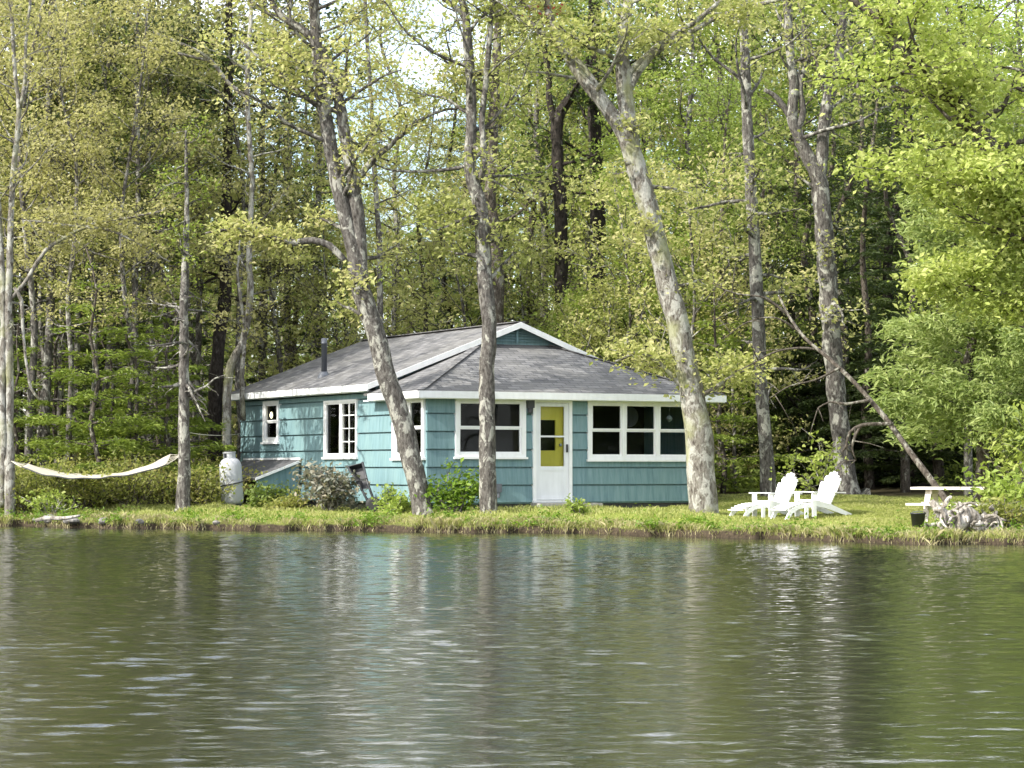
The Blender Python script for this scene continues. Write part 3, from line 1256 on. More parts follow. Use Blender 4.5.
# ------------------------------------------------------------------ propane cylinder
q = P(233, 506, 52.6)
gz = float(ground(q[0], q[1]))
tank = thing('gas_cylinder', 'tall whitish gas cylinder standing by the dark lean-to roof', 'gas cylinder', (q[0], q[1], gz), .3)
tank.rotation_euler = (0.0, R(-4), .3)
m = MB()
m.lathe([(.18, .08), (.235, .11), (.25, .16), (.25, .92), (.235, 1.0), (.18, 1.08), (.10, 1.12), (.02, 1.13)], (0, 0, 0), 24)
m.obj('body', TANKW, tank, smooth=True)
m = MB()
m.lathe([(.19, 0), (.20, 0), (.20, .13), (.19, .13)], (0, 0, 0), 24)
m.obj('foot_ring', SOOT, tank)
m = MB()
for k in range(14):
    if k % 7 in (0, 1):
        continue
    a0, a1 = k * 2 * math.pi / 14, (k + 1) * 2 * math.pi / 14
    m.bar((.13 * math.cos(a0), .13 * math.sin(a0), 1.16), (.13 * math.cos(a1), .13 * math.sin(a1), 1.16), .012, .15)
m.lathe([(.13, 1.07), (.14, 1.07), (.14, 1.1), (.13, 1.1)], (0, 0, 0), 20)
m.lathe([(.135, 1.225), (.148, 1.225), (.148, 1.25), (.135, 1.25)], (0, 0, 0), 20)
m.obj('collar', TANKW, tank)
m = MB()
m.lathe([(.03, 1.12), (.03, 1.2), (.045, 1.2), (.045, 1.235), (.01, 1.235)], (0, 0, 0), 12)
m.obj('valve', RUST, tank)
m = MB()
th = np.linspace(R(150), R(360), 16)
m.tube(np.stack([.265 * np.cos(th), .265 * np.sin(th), .48 + .09 * (th - th[0]) / 3], 1), .014, 6)
m.obj('hose', RUBBER, tank)

# ------------------------------------------------------------------ wheelbarrow stood on its nose against the wall
b = P(373.5, 504, 49.75)
b[2] = float(ground(b[0], b[1]))
wb = thing('wheelbarrow', 'dark wheelbarrow stood on end against the sunlit teal wall', 'wheelbarrow', b, 0)
top1 = P(362.5, 462, 50.15) - b
top2 = P(347, 466, 50.35) - b
ft = np.array([0, 0, .12])
for tp_ in (top1, top2):
    m = MB()
    dirv = (tp_ - ft)
    m.tube(np.array([ft + np.array([.06 if tp_ is top1 else -.06, 0, 0]), ft + dirv * .5, tp_]), [.028, .026, .026], 8)
    m.obj('handle', SOOT, wb, smooth=True)
m = MB()
m.lathe([(.02, -.035), (.10, -.035), (.155, -.03), (.17, 0), (.155, .03), (.10, .035), (.02, .035)], (0.0, -.0, .165), 20, 'y')
m.obj('wheel', RUBBER, wb, smooth=True)
m = MB()
cc = [ft + (top1 - ft) * .42 + (0.0, .03, 0), ft + (top1 - ft) * .98 + (0, .03, 0), ft + (top2 - ft) * .98 + (0, .03, 0), ft + (top2 - ft) * .42 + (0, .03, 0)]
ce = sum(cc) / 4
inn = [ce + (c_ - ce) * .6 + np.array([0, .22, .02]) for c_ in cc]
for i in range(4):
    j = (i + 1) % 4
    m.hexa([cc[i], cc[j], inn[j], inn[i], cc[i] + (0, .01, .012), cc[j] + (0, .01, .012), inn[j] + (0, .01, .012), inn[i] + (0, .01, .012)])
m.prism(inn, (0, .012, 0))
m.obj('tray', SOOT, wb)
m = MB()
pq = ft + (top1 - ft) * .62
pq2 = ft + (top2 - ft) * .62
m.bar(pq, pq2, .03, .03)
m.tube(np.array([pq, pq + (.03, -.28, .02), pq2 + (.03, -.28, .02), pq2]), .014, 6)
m.obj('stand', SOOT, wb)

# ------------------------------------------------------------------ hammock


def build_hammock():
    A_, B_ = P(15, 462.5, 50.6), P(176, 457, 50.0)
    root = thing('hammock', 'cream cloth hammock slung between two trunks at the water', 'hammock', (.5 * (A_[0] + B_[0]), .5 * (A_[1] + B_[1]), float(ground(.5 * (A_[0] + B_[0]), 49.8))))
    o = np.array(root.location)
    n, w = 46, 11
    S = np.linspace(.06, .955, n)
    V = []
    pxs = np.array([15, 35, 50, 75, 100, 125, 145, 160, 176])
    pys = np.array([462.5, 470, 474.5, 477.8, 478, 475, 470, 464, 457])
    cl = np.array([P(a, b_, 50.6 - .6 * k / 8) for k, (a, b_) in enumerate(zip(pxs, pys))])
    tt = (pxs - 15) / 161.0
    cr = np.stack([np.interp(S, tt, cl[:, i]) for i in range(3)], 1)
    for it in range(2):
        cr[1:-1] = (cr[:-2] + cr[2:] + 2 * cr[1:-1]) / 4
    for i, s in enumerate(S):
        wid = .44 * min(1, (s / .30)) ** .7 * min(1, ((1 - s) / .25)) ** .7 + .05
        for j in range(w):
            x = -1 + 2 * j / (w - 1)
            belly = .02 * (x * x) * min(1, 3 * s * (1 - s) + .3)
            wr = .008 * math.sin(j * 2.2 + i * .7)
            V.append(cr[i] + np.array([.02 * x, x * wid, belly + wr + .035 * x + (.22 * x * (s - .62) if s > .62 else 0)]) - o)
    idx = np.arange(n * w).reshape(n, w)
    qd = np.stack([idx[:-1, :-1], idx[:-1, 1:], idx[1:, 1:], idx[1:, :-1]], -1).reshape(-1, 4)
    m = MB()
    m.add(V, [qd])
    ob = m.obj('cloth', CANVAS, root, smooth=True)
    so = ob.modifiers.new('thick', 'SOLIDIFY')
    so.thickness = .012
    V = np.array(V)
    for end, anchor in ((0, P(11, 461, 50.6) - o), (n - 1, P(182, 454.5, 50.0) - o)):
        m = MB()
        for j in range(0, w, 2):
            a = V[idx[end, j]]
            m.tube(np.array([a, (a + anchor) / 2 + (0, 0, -.01), anchor]), .006, 4)
        m.obj('cord', ROPE, root)
    for j in (0, w - 1):
        m = MB()
        m.tube(V[idx[:, j]] + (0, 0, .006), .014, 5)
        m.obj('hem', CANVAS if j else SOOT, root)  # near hem coloured dark to draw the thin shadow line under the cloth


build_hammock()
m = MB()
A_, B_ = P(186, 432, 50.0), hw(-.02, TB - .05, 0)
Bz = P(243, 433.5, B_[1])[2]
pts = np.array([A_ + (np.array([B_[0], B_[1], Bz]) - A_) * t + np.array([0, 0, -.06 * 4 * t * (1 - t)]) for t in np.linspace(0, 1, 14)])
m.tube(pts, .008, 5)
tag(m.obj('clothesline', ROPE), 'thin pale line strung from the trunk to the cabin corner', 'line')

# ------------------------------------------------------------------ white garden chairs and footrests


def make_chair():
    root = thing('garden_chair', '', 'chair')
    # x = forward, y = width, z = up
    W2 = .30
    seat = MB()
    prof = [(.42, .36), (.36, .375), (.27, .365), (.18, .345), (.09, .32), (0, .29), (-.06, .272)]
    for (x, z) in prof:
        seat.box((x - .036, -W2, z - .012), (x + .036, W2, z + .010))
    seat.obj('seat', CHAIR_W, root)
    back = MB()
    nsl = 7
    for k in range(nsl):
        y = (k - 3) * .083
        yt = (k - 3) * .105
        Ht = .86 - .030 * (k - 3) ** 2 * .95
        b0 = np.array([-.06, y, .24])
        dv = np.array([-.42, 0, .91])
        tp_ = b0 + dv * Ht
        tp_[1] = yt
        mid = b0 + dv * (Ht - .04)
        mid[1] = y + (yt - y) * .95
        hb, ht = .037, .046
        th = np.array([.91, 0, .42]) * .02
        poly = [b0 + (0, -hb, 0), b0 + (0, hb, 0), mid + (0, ht, 0), tp_ + (0, ht * .55, 0), tp_ + (0, -ht * .55, 0), mid + (0, -ht, 0)]
        back.prism(poly, th)
    for hh in (.30, .66):
        c_ = np.array([-.06, 0, .24]) + np.array([-.42, 0, .91]) * hh
        back.bar(c_ + (-.02, -.3, 0), c_ + (-.02, .3, 0), .03, .06)
    back.obj('backrest', CHAIR_W, root)
    for s in (-1, 1):
        a = MB()
        y = s * .355
        a.prism([(.50, y - .07, .545), (.50, y + .07, .545), (.2, y + .065, .545), (-.42, y + .045, .53), (-.42, y - .045, .53), (.2, y - .065, .545)], (0, 0, .024))
        a.obj('armrest', CHAIR_W, root)
        l_ = MB()
        l_.box((.36, s * .315 - .02, 0), (.47, s * .315 + .02, .543))
        l_.prism([(.44, s * .337, .54), (.38, s * .337, .54), (.40, s * .337, .38)], (0, s * .05, 0))
        l_.obj('front_leg', CHAIR_W, root)
        b_ = MB()
        b_.prism([(.46, s * .28, .37), (.46, s * .28, .26), (.1, s * .28, .20), (-.58, s * .28, 0), (-.70, s * .28, 0), (-.66, s * .28, .06), (-.1, s * .28, .27), (.2, s * .28, .35)], (0, s * .032, 0))
        b_.obj('back_leg', CHAIR_W, root)
    return root


def make_footrest():
    root = thing('footrest', '', 'footrest')
    sl = MB()
    for k in range(8):
        t = k / 7
        x = -.08 + .66 * t
        z = .345 - .02 * (t * 4 - .6) ** 2 * .62 + .01
        sl.box((x - .036, -.29, z - .011), (x + .036, .29, z + .011))
    sl.obj('slats', CHAIR_W, root)
    for s in (-1, 1):
        b_ = MB()
        b_.prism([(-.12, s * .26, .34), (.06, s * .26, .345), (.3, s * .26, .30), (.5, s * .26, .20), (.60, s * .26, .03), (.62, s * .26, 0), (.52, s * .26, 0), (.44, s * .26, .12), (.26, s * .26, .22), (.05, s * .26, .26), (-.12, s * .26, .26)], (0, s * .03, 0))
        b_.obj('side_rail', CHAIR_W, root)
        l_ = MB()
        l_.box((.0, s * .305 - .015, 0), (.09, s * .305 + .015, .32))
        l_.obj('leg', CHAIR_W, root)
    return root


ch = make_chair()
fr = make_footrest()
cang = math.atan2(-.50, -.87)


def place(root, px, Y, ang, lab, copy=True, fwd=0.0):
    x = (px - 512) / F * Y
    x += math.cos(ang) * fwd
    y = Y + math.sin(ang) * fwd
    z = float(ground(x, y)) - .01
    if copy:
        return dup(root, (x, y, z), ang, .87, lab)
    root.location = (x, y, z)
    root.rotation_euler = (0, 0, ang)
    root.scale = (.87, .87, .87)
    root['label'] = lab
    return root


place(ch, 820, 46.6, cang, 'white slatted garden chair nearer the leaning dead pole', False)
place(fr, 820, 46.6, cang, 'white curved footrest before the chair nearer the leaning pole', False, .50)
place(ch, 777, 47.4, cang, 'white slatted garden chair nearer the cabin')
place(fr, 777, 47.4, cang, 'white curved footrest before the chair nearer the cabin', True, .50)
for o in list(COL.objects):
    if o.name.startswith('garden_chair'):
        o['group'] = 'white garden chairs on the lawn'
    if o.name.startswith('footrest'):
        o['group'] = 'white footrests on the lawn'

# ------------------------------------------------------------------ picnic table and bucket
c = P(966, 487, 42.3)
gz = float(ground(c[0], c[1]))
pt = thing('picnic_table', 'pale wooden picnic table behind the driftwood roots', 'picnic table', (c[0], c[1], gz), R(-20))
H_ = c[2] - gz
m = MB()
for k in range(5):
    y = -.36 + .18 * k
    m.box((-.92, y - .083, H_ - .045), (.92, y + .083, H_))
m.obj('tabletop', TABLEW, pt)
for s in (-1, 1):
    m = MB()
    for k in range(2):
        y = s * (.70 + k * .15)
        m.box((-.92, y - .065, H_ * .6 - .04), (.92, y + .065, H_ * .6))
    m.obj('bench_seat', TABLEW, pt)
for x in (-.62, .62):
    for s in (-1, 1):
        m = MB()
        m.bar((x, s * .28, H_ - .05), (x, s * .72, 0.0), .045, .10, (1, 0, 0))
        m.obj('leg', TABLEW, pt)
    m = MB()
    m.bar((x + .05, -.82, H_ * .6 - .08), (x + .05, .82, H_ * .6 - .08), .04, .08)
    m.bar((x + .05, -.36, H_ - .085), (x + .05, .36, H_ - .085), .04, .075)
    m.obj('crossbar', TABLEW, pt)
q = P(918, 512, 41.6)
bk = thing('bucket', 'small dark bucket standing under the picnic bench', 'bucket', (q[0], q[1], float(ground(q[0], q[1]))))
m = MB()
m.lathe([(.10, 0), (.13, .26), (.14, .26), (.14, .28), (.125, .28), (.095, .02)], (0, 0, 0), 18)
m.obj('body', SOOT, bk, smooth=True)
m = MB()
th = np.linspace(0, math.pi, 12)
m.tube(np.stack([.135 * np.cos(th), 0 * th - .02 - .1 * np.sin(th), .26 + .05 * np.sin(th)], 1), .006, 5)
m.obj('handle', PIPE_M, bk)

# ------------------------------------------------------------------ driftwood root mass, stones and log on the bank


def build_driftwood():
    r = random.Random(8)
    c = G(962, 536, .12)
    root = thing('driftwood_stump', 'grey tangled driftwood roots on the bank before the picnic table', 'driftwood', (c[0], c[1] + .35, .05))
    for st in ([(-.42, .1, .62, .05), (-.25, .05, .42, .10), (-.05, 0, .22, .13), (.12, .02, .02, .12)], [(.62, .1, .05, .10), (.42, .05, .24, .12), (.2, 0, .40, .11), (.02, .05, .58, .06)], [(-.1, -.05, .05, .12), (.05, -.1, .3, .12), (.1, -.05, .52, .07)]):
        m = MB()
        p = catmull(np.array(st), .05)
        p[:, :3] += np.array([r.gauss(0, .01) for _ in range(3 * len(p))]).reshape(-1, 3)
        m.tube(p[:, :3], p[:, 3], 11, .3, r)
        m.obj('stump', DRIFT, root, smooth=True)
    for k in range(34):
        m = MB()
        a = r.uniform(0, 6.28)
        s = np.array([r.uniform(-.45, .6), r.uniform(-.15, .1), r.uniform(.08, .5)])
        d = np.array([math.cos(a) * .7 + r.gauss(0, .2), -.25 + r.gauss(0, .3), math.sin(a) * .7 + r.uniform(-.1, .35)])
        L = r.uniform(.22, .55)
        q = [(*(s + d * L * t + np.array([.06 * math.sin(4 * t + k), 0, -.2 * t * t + .05 * math.sin(5 * t + k)])), r.uniform(.02, .05) * (1 - .8 * t) + .006) for t in np.linspace(0, 1, 5)]
        q = catmull(np.array(q), .05)
        q[:, 2] = np.maximum(q[:, 2], .02)
        m.tube(q[:, :3], q[:, 3], 6, .25, r)
        m.obj('root', DRIFT, root, smooth=True)


build_driftwood()
rr = random.Random(4)
stones = [(46, 521, .17, .09), (62, 523, .22, .075), (76, 519, .12, .08), (99, 523, .13, .07), (131, 524, .10, .06), (33, 523, .10, .05), (14, 523, .11, .05), (214, 524, .1, .05), (560, 512.5, .16, .10), (543, 513, .13, .08)]
lbs = ['flat grey stone in the shore stone pile below the hammock', 'broad pale stone lowest in the pile below the hammock', 'upright small stone at the right end of the shore pile', 'grey stone on the bank below the middle of the hammock', 'grey stone half in the grass below the hammock foot end',
       'small stone left of the shore stone pile', 'grey stone at the foot of the twin pale trunks', 'stone on the bank below the gas cylinder', 'small stone under the doorstep edge', 'smaller stone left of the doorstep']
for (px, py, s, h), lb in zip(stones, lbs):
    g0 = G(px, py, .12)
    y = max(g0[1], float(shoreY(g0[0])) + .08)
    m = MB()
    m.blob((0, 0, 0), (s, s * .8, h), rr, .22)
    o = m.obj('stone', STONE, smooth=False)
    o.location = (g0[0], y, float(ground(g0[0], y)) + h * .35)
    o.rotation_euler = (0, 0, rr.uniform(0, 3))
    tag(o, lb, 'stone', 'stones along the bank')
m = MB()
a_ = G(40, 519, .2)
p = catmull(np.array([(-.4, 0, -.03, .035), (-.15, .05, .02, .045), (.2, -.03, .02, .04), (.5, .05, .07, .025)]), .1)
m.tube(p[:, :3], p[:, 3], 9, .2, rr)
o = m.obj('driftwood_log', DRIFT, smooth=True)
o.location = (a_[0] + .35, a_[1] - .25, .2)
tag(o, 'short grey driftwood log on the stones below the hammock', 'log')
# ------------------------------------------------------------------ trees traced from the photo
YL = 50.0
# forked trunk leaning over the cabin's sunlit corner
LEAN = traced(11, 'forked_maple', 'grey forked trunk leaning over the sunlit corner of the cabin', 'tree', [
    [(424, 514, 22, 47.9), (421, 500, 20), (409, 450, 20), (400, 414, 20), (387, 378, 20), (375, 330, 19), (361, 290, 19), (354, 250, 17), (341, 200, 15), (331, 150, 14), (323, 100, 13), (318, 60, 12), (314, 10, 10), (309, -60, 9), (306, -160, 5)],
    [(364, 300, 14, 47.9), (361, 262, 14), (358, 215, 14), (352, 175, 13), (345, 135, 12), (337, 92, 11), (325, 60, 10), (313, 40, 9), (297, 26, 7), (282, 17, 6), (268, -10, 5), (255, -70, 3)],
    [(356, 182, 8, 47.9), (366, 168, 7), (378, 155, 7), (387, 148, 6), (402, 135, 5), (419, 121, 4), (440, 111, 3), (462, 108, 2)],
    [(333, 96, 6, 47.9), (322, 108, 5), (300, 92, 5), (280, 74, 4), (262, 60, 3), (240, 40, 2)],
    [(345, 262, 7, 47.9), (330, 246, 7), (312, 240, 7), (296, 243, 7), (280, 240, 6), (262, 236, 5), (247, 238, 4), (228, 230, 3), (205, 233, 2)],
], BARK_GREY, LEAF_OLIVE, dict(size=.095, per=14, sig=.20), [(0, .5, .98, 17, 2.6, .4, .06, True), (1, .4, .98, 16, 2.2, .3, .06, True), (2, .3, .95, 5, 1.0, .4, .05, True), (3, .3, 1, 4, .8, .4, .05, True), (0, .3, .5, 5, 1.3, .2, .0, True), (4, .3, 1, 7, .7, .2, -.02, True)], Y=47.9)

# straight trunk in front of the left porch window
MID = traced(12, 'straight_maple', 'slim grey trunk standing in front of the double window left of the door', 'tree', [
    [(488, 511, 17, 47.5), (488, 470, 17), (487, 420, 16), (487, 370, 16), (489, 330, 15), (486, 290, 15), (483, 250, 15), (480, 205, 15), (470, 172, 12), (471, 130, 11), (471, 90, 10), (468, 45, 10), (465, 12, 8), (457, -10, 7), (440, -50, 6), (430, -130, 3)],
    [(482, 230, 5, 47.5), (476, 218, 5), (467, 212, 5), (455, 211, 5), (445, 214, 4), (436, 221, 3), (425, 232, 2)],
    [(478, 185, 7, 47.5), (484, 160, 7), (482, 120, 6), (487, 70, 6), (492, 10, 5), (500, -70, 4)],
    [(470, 165, 4, 47.5), (478, 155, 4), (484, 148, 3)],
    [(466, 20, 6, 47.5), (458, 8, 6), (448, 2, 5), (430, -12, 4), (400, -30, 3)],
], BARK_GREY, LEAF_OLIVE, dict(size=.095, per=14, sig=.22), [(0, .5, .98, 17, 2.4, .3, .05, True), (0, .36, .5, 5, 1.0, .2, 0, True), (2, .2, .95, 8, 1.8, .4, .1, True), (1, .5, 1, 3, .5, .3, 0, True)], Y=47.5)

PALE_R = np.random.RandomState(17)
# big pale trunk at the cabin's right corner
PALE = traced(13, 'pale_maple', 'thick pale lichen spotted trunk leaning left before the right cabin corner', 'tree', [
    [(704, 509, 29, 47.7), (701, 470, 28), (698, 430, 27), (692, 396, 25), (684, 360, 23), (678, 325, 22), (670, 292, 22), (659, 250, 21), (648, 208, 20), (636, 167, 20), (622, 130, 17), (604, 105, 14), (590, 88, 12), (574, 66, 10), (558, 40, 9), (548, 8, 8), (540, -40, 6), (530, -130, 4)],
    [(634, 165, 18, 47.7), (629, 135, 18), (626, 104, 17), (624, 78, 16), (622, 50, 13), (627, 10, 11), (634, -40, 9), (640, -130, 5)],
    [(626, 95, 9, 47.7), (638, 72, 8), (652, 55, 7), (668, 44, 6), (690, 32, 5), (712, 20, 5), (735, 10, 4), (765, 3, 4), (800, -6, 3)],
    [(622, 80, 8, 47.7), (636, 66, 7), (655, 48, 6), (672, 36, 6), (700, 18, 5), (728, -6, 4)],
    [(606, 100, 7, 47.7), (585, 70, 7), (566, 48, 6), (545, 34, 6), (525, 20, 5), (505, 8, 4), (488, -4, 4)],
    [(695, 398, 7, 47.6), (684, 388, 6), (668, 372, 5), (655, 360, 5), (640, 352, 4), (628, 356, 3), (615, 362, 2)],
    [(698, 396, 6, 47.6), (712, 390, 5), (726, 380, 4), (742, 372, 3), (760, 372, 2)],
], BARK_PALE, LEAF_OLIVE, dict(size=.10, per=13, sig=.22), [(0, .62, .98, 11, 2.2, .4, .05, True), (1, .3, .98, 10, 2.4, .4, .05, True), (2, .3, 1, 7, 1.2, .3, 0, True), (3, .3, 1, 5, 1.0, .3, 0, True), (4, .2, 1, 7, 1.0, .3, 0, True), (5, .3, 1, 5, .7, .5, 0, True), (6, .3, 1, 4, .7, .5, 0, True), (0, .32, .6, 6, .9, .1, 0, True)], Y=47.7)

mb_ = MB()
b0_ = np.array(PALE[0].location)
for (a_, c_) in ((528, 12), (545, 8), (552, 14), (538, 4)):
    q_ = P(a_, c_, 47.6) - b0_
    leaves(mb_, q_ + PALE_R.normal(0, .12, (26, 3)), .06, PALE_R, .6, .5)
mb_.obj('red_buds', LEAF_RED, PALE[0])

# slim trunk behind the chairs
traced(14, 'slender_maple', 'slender upright grey trunk rising just behind the garden chairs', 'tree', [
    [(769, 494, 16, 53), (767, 465, 15), (765, 432, 14), (762, 400, 13), (759, 340, 13), (756, 274, 13), (752, 208, 12), (748, 137, 11), (745, 60, 10), (743, -10, 8), (741, -100, 5)],
    [(757, 292, 4, 53), (768, 300, 4), (782, 310, 3), (800, 330, 2)],
], BARK_GREY, LEAF_OLIVE, dict(size=.11, per=9, sig=.22), [(0, .35, .6, 7, 1.5, .1, 0, True), (0, .6, .98, 12, 2.4, .5, .08, True), (0, .15, .4, 6, 1.2, .1, -.02, False)], Y=53)
# stout forked one with a flared base
traced(15, 'stout_maple', 'stout grey trunk with flared base forking high behind the right chair', 'tree', [
    [(849, 503, 34, 56), (846, 480, 22), (843, 455, 19), (837, 400, 19), (831, 330, 19), (827, 274, 19), (823, 219, 18), (819, 181, 17), (810, 160, 14), (800, 140, 12), (792, 118, 11), (794, 85, 10), (790, 50, 9), (787, 0, 8), (784, -90, 5)],
    [(820, 186, 14, 56), (822, 150, 13), (826, 112, 13), (832, 84, 12), (838, 60, 11), (842, 20, 9), (846, -60, 6)],
    [(796, 132, 8, 56), (803, 112, 7), (800, 88, 6), (806, 60, 5), (803, 20, 4)],
    [(792, 122, 6, 56), (782, 104, 6), (772, 94, 5), (764, 90, 4)],
], BARK_GREY, LEAF_OLIVE, dict(size=.11, per=8, sig=.25), [(0, .6, .98, 9, 2.3, .4, .06, True), (1, .3, .98, 8, 2.3, .4, .06, True), (0, .3, .55, 6, 1.3, .1, -.02, True)], Y=56)
# pale twin trunks at the hammock's left end
TWIN = traced(16, 'twin_birch', 'thin pale grey twin trunk holding the left end of the hammock', 'tree', [
    [(10, 504, 11, 50.7), (10, 470, 10), (9, 431, 9), (10, 380, 8), (8, 310, 8), (10, 257, 7), (11, 214, 6), (14, 165, 6), (19, 110, 5), (15, 75, 4), (12, 20, 4), (8, -60, 3)],
    [(3, 506, 9, 51.1), (4, 450, 9), (2, 400, 8), (4, 330, 7), (1, 250, 6), (-4, 160, 5), (-9, 40, 4), (-14, -80, 3)],
    [(20, 108, 4, 50.7), (25, 80, 4), (26, 45, 3), (30, 0, 3), (34, -60, 2)],
    [(9, 300, 4, 50.7), (24, 284, 4), (34, 268, 4), (46, 250, 4), (64, 238, 4), (86, 227, 3), (110, 221, 3), (138, 216, 2), (160, 211, 2)],
    [(86, 227, 3, 50.7), (62, 225, 3), (42, 222, 3), (23, 221, 2)],
    [(86, 227, 3, 50.7), (108, 230, 3), (128, 238, 2), (150, 250, 2), (170, 262, 1.5)],
    [(14, 288, 4, 50.7), (21, 300, 4), (23, 330, 3), (26, 360, 3), (31, 388, 3), (40, 400, 2)],
], BARK_PALE, LEAF_BUD, dict(size=.085, per=10, sig=.2), [(0, .5, .98, 12, 1.7, .4, .05, True), (1, .5, .95, 7, 1.5, .4, .05, True), (3, .3, 1, 8, .7, .4, 0, True), (5, .2, 1, 4, .5, .2, 0, True), (0, .3, .5, 5, .8, .1, -.05, False), (4, .2, 1, 3, .5, .3, 0, True)], Y=50.7, sides=9)
# spruce at the hammock's right end
traced(17, 'bare_spruce', 'straight grey trunk with dead twigs holding the right end of the hammock', 'tree', [
    [(183, 509, 15, 50.0), (184, 480, 13), (184, 456, 12), (184, 405, 11), (184, 350, 10), (184, 310, 9), (185, 272, 8), (186, 240, 6), (187, 205, 5), (186, 165, 3.5), (186, 130, 2)],
], BARK_GREY, NEEDLE_HEM, dict(size=.07, per=7, sig=.16), [(0, .3, .62, 16, 1.0, -.05, -.04, False), (0, .62, 1, 12, .8, .1, 0, True)], Y=50.0)
# dark trunks beside the cabin's left
traced(18, 'dark_pine', 'thick dark brown trunk standing left of the cabin behind the gas cylinder', 'tree', [
    [(214, 470, 15, 60), (215, 420, 14), (216, 378, 14), (220, 330, 13), (225, 295, 13), (226, 220, 11), (228, 120, 9), (229, 0, 7), (230, -140, 3)],
], BARK_DARK, NEEDLE_DARK, dict(size=.13, per=16, sig=.28), [(0, .3, .5, 8, 1.2, 0, -.02, False), (0, .55, .98, 18, 2.4, .15, .02, True)], Y=60)
traced(19, 'grey_birch', 'pale crooked trunk left of the cabin eave beside the dark trunk', 'tree', [
    [(229, 470, 10, 57), (227, 420, 9), (230, 370, 9), (243, 340, 7), (250, 300, 7), (249, 250, 6), (252, 180, 5), (247, 90, 5), (252, 0, 4), (256, -90, 2)],
    [(243, 420, 6, 57.3), (242, 372, 5), (245, 330, 4), (238, 280, 3), (240, 240, 2)],
    [(249, 100, 5, 57), (228, 82, 4), (212, 62, 4), (196, 50, 3), (172, 40, 3), (146, 30, 2)],
    [(212, 62, 3, 57), (190, 56, 3), (160, 50, 3), (132, 46, 2), (104, 42, 1.5)],
    [(250, 70, 4, 57), (232, 60, 3), (262, 45, 3), (280, 36, 2), (296, 30, 1.5)],
], BARK_PALE, LEAF_BUD, dict(size=.10, per=8, sig=.25), [(0, .4, .98, 14, 1.9, .3, .06, True), (1, .4, 1, 5, .7, .2, 0, True)], Y=57)
# two dark silhouettes above the roof
traced(20, 'dark_oak', 'dark crooked trunk above the gable with a branch reaching left', 'tree', [
    [(562, 330, 14, 66), (561, 226, 13), (560, 190, 12), (558, 160, 12), (557, 125, 12), (563, 108, 11), (572, 96, 9), (582, 80, 7), (590, 30, 6), (592, -60, 4)],
    [(559, 205, 8, 66), (553, 186, 7), (545, 177, 6), (536, 173, 5)],
    [(557, 128, 8, 66), (550, 104, 7), (548, 70, 6), (540, 20, 5), (536, -60, 3)],
], BARK_DARK, LEAF_MID, dict(size=.13, per=14, sig=.32), [(0, .55, .98, 12, 2.6, .3, .05, True), (2, .4, 1, 7, 2, .3, .05, True)], Y=66)
traced(21, 'dark_fir', 'straight dark trunk beside the crooked one above the roof', 'tree', [
    [(599, 330, 17, 67), (598, 233, 15), (597, 190, 14), (596, 150, 13), (594, 108, 12), (596, 40, 9), (598, -60, 6), (599, -140, 3)],
], BARK_DARK, NEEDLE_DARK, dict(size=.13, per=16, sig=.3), [(0, .48, .98, 16, 2.4, .15, .0, True), (0, .3, .5, 5, .8, 0, 0, False)], Y=67)
traced(22, 'grey_poplar', 'grey trunk rising from the roof line behind the slim porch trunk', 'tree', [
    [(497, 330, 16, 62), (496, 262, 15), (493, 230, 13), (490, 190, 11), (494, 130, 9), (497, 50, 8), (499, -60, 5), (500, -140, 3)],
], BARK_BROWN, LEAF_OLIVE, dict(size=.12, per=10, sig=.3), [(0, .4, .98, 18, 2.4, .3, .06, True)], Y=62)
traced(23, 'thin_poplar', 'thin grey trunk in the sky gap right of the forked trunk', 'tree', [
    [(381, 340, 6, 59), (380, 270, 6), (377, 210, 5), (374, 160, 5), (371, 100, 4), (366, 20, 4), (362, -60, 2)],
], BARK_GREY, LEAF_LIME, dict(size=.10, per=8, sig=.3), [(0, .4, .98, 14, 1.6, .3, .06, True)], Y=59)

# dead sapling leaning down to the table
DEAD = MB()
TD = Tree(31)
pts = [(779, 296, 3, 45.8), (790, 318, 3.6), (805, 338, 4.2), (828, 358, 5), (850, 378, 5.6), (870, 400, 6.2), (890, 424, 7), (908, 449, 7.6), (924, 470, 8.2), (939, 490, 8.6), (946, 500, 8.8)]
Ys = np.linspace(46.2, 43.3, len(pts))
W = np.array([(*P(a[0], a[1], y), a[2] * .78 * y / F / 2) for a, y in zip(pts, Ys)])
bs = W[-1, :3].copy()
bs[2] = float(ground(bs[0], bs[1]))
W[:, :3] -= bs
dead = thing('dead_sapling', 'bare grey dead sapling leaning down towards the picnic table', 'dead tree', bs)
W = np.vstack([W, [W[-1, 0] + .25, W[-1, 1] - .05, -.05, W[-1, 3]]])
pr = catmull(W, .12)
TD.wood.tube(pr[:, :3], pr[:, 3], 9, .12, TD.r)
TD.wood.obj('trunk', BARK_BROWN, dead, smooth=True)
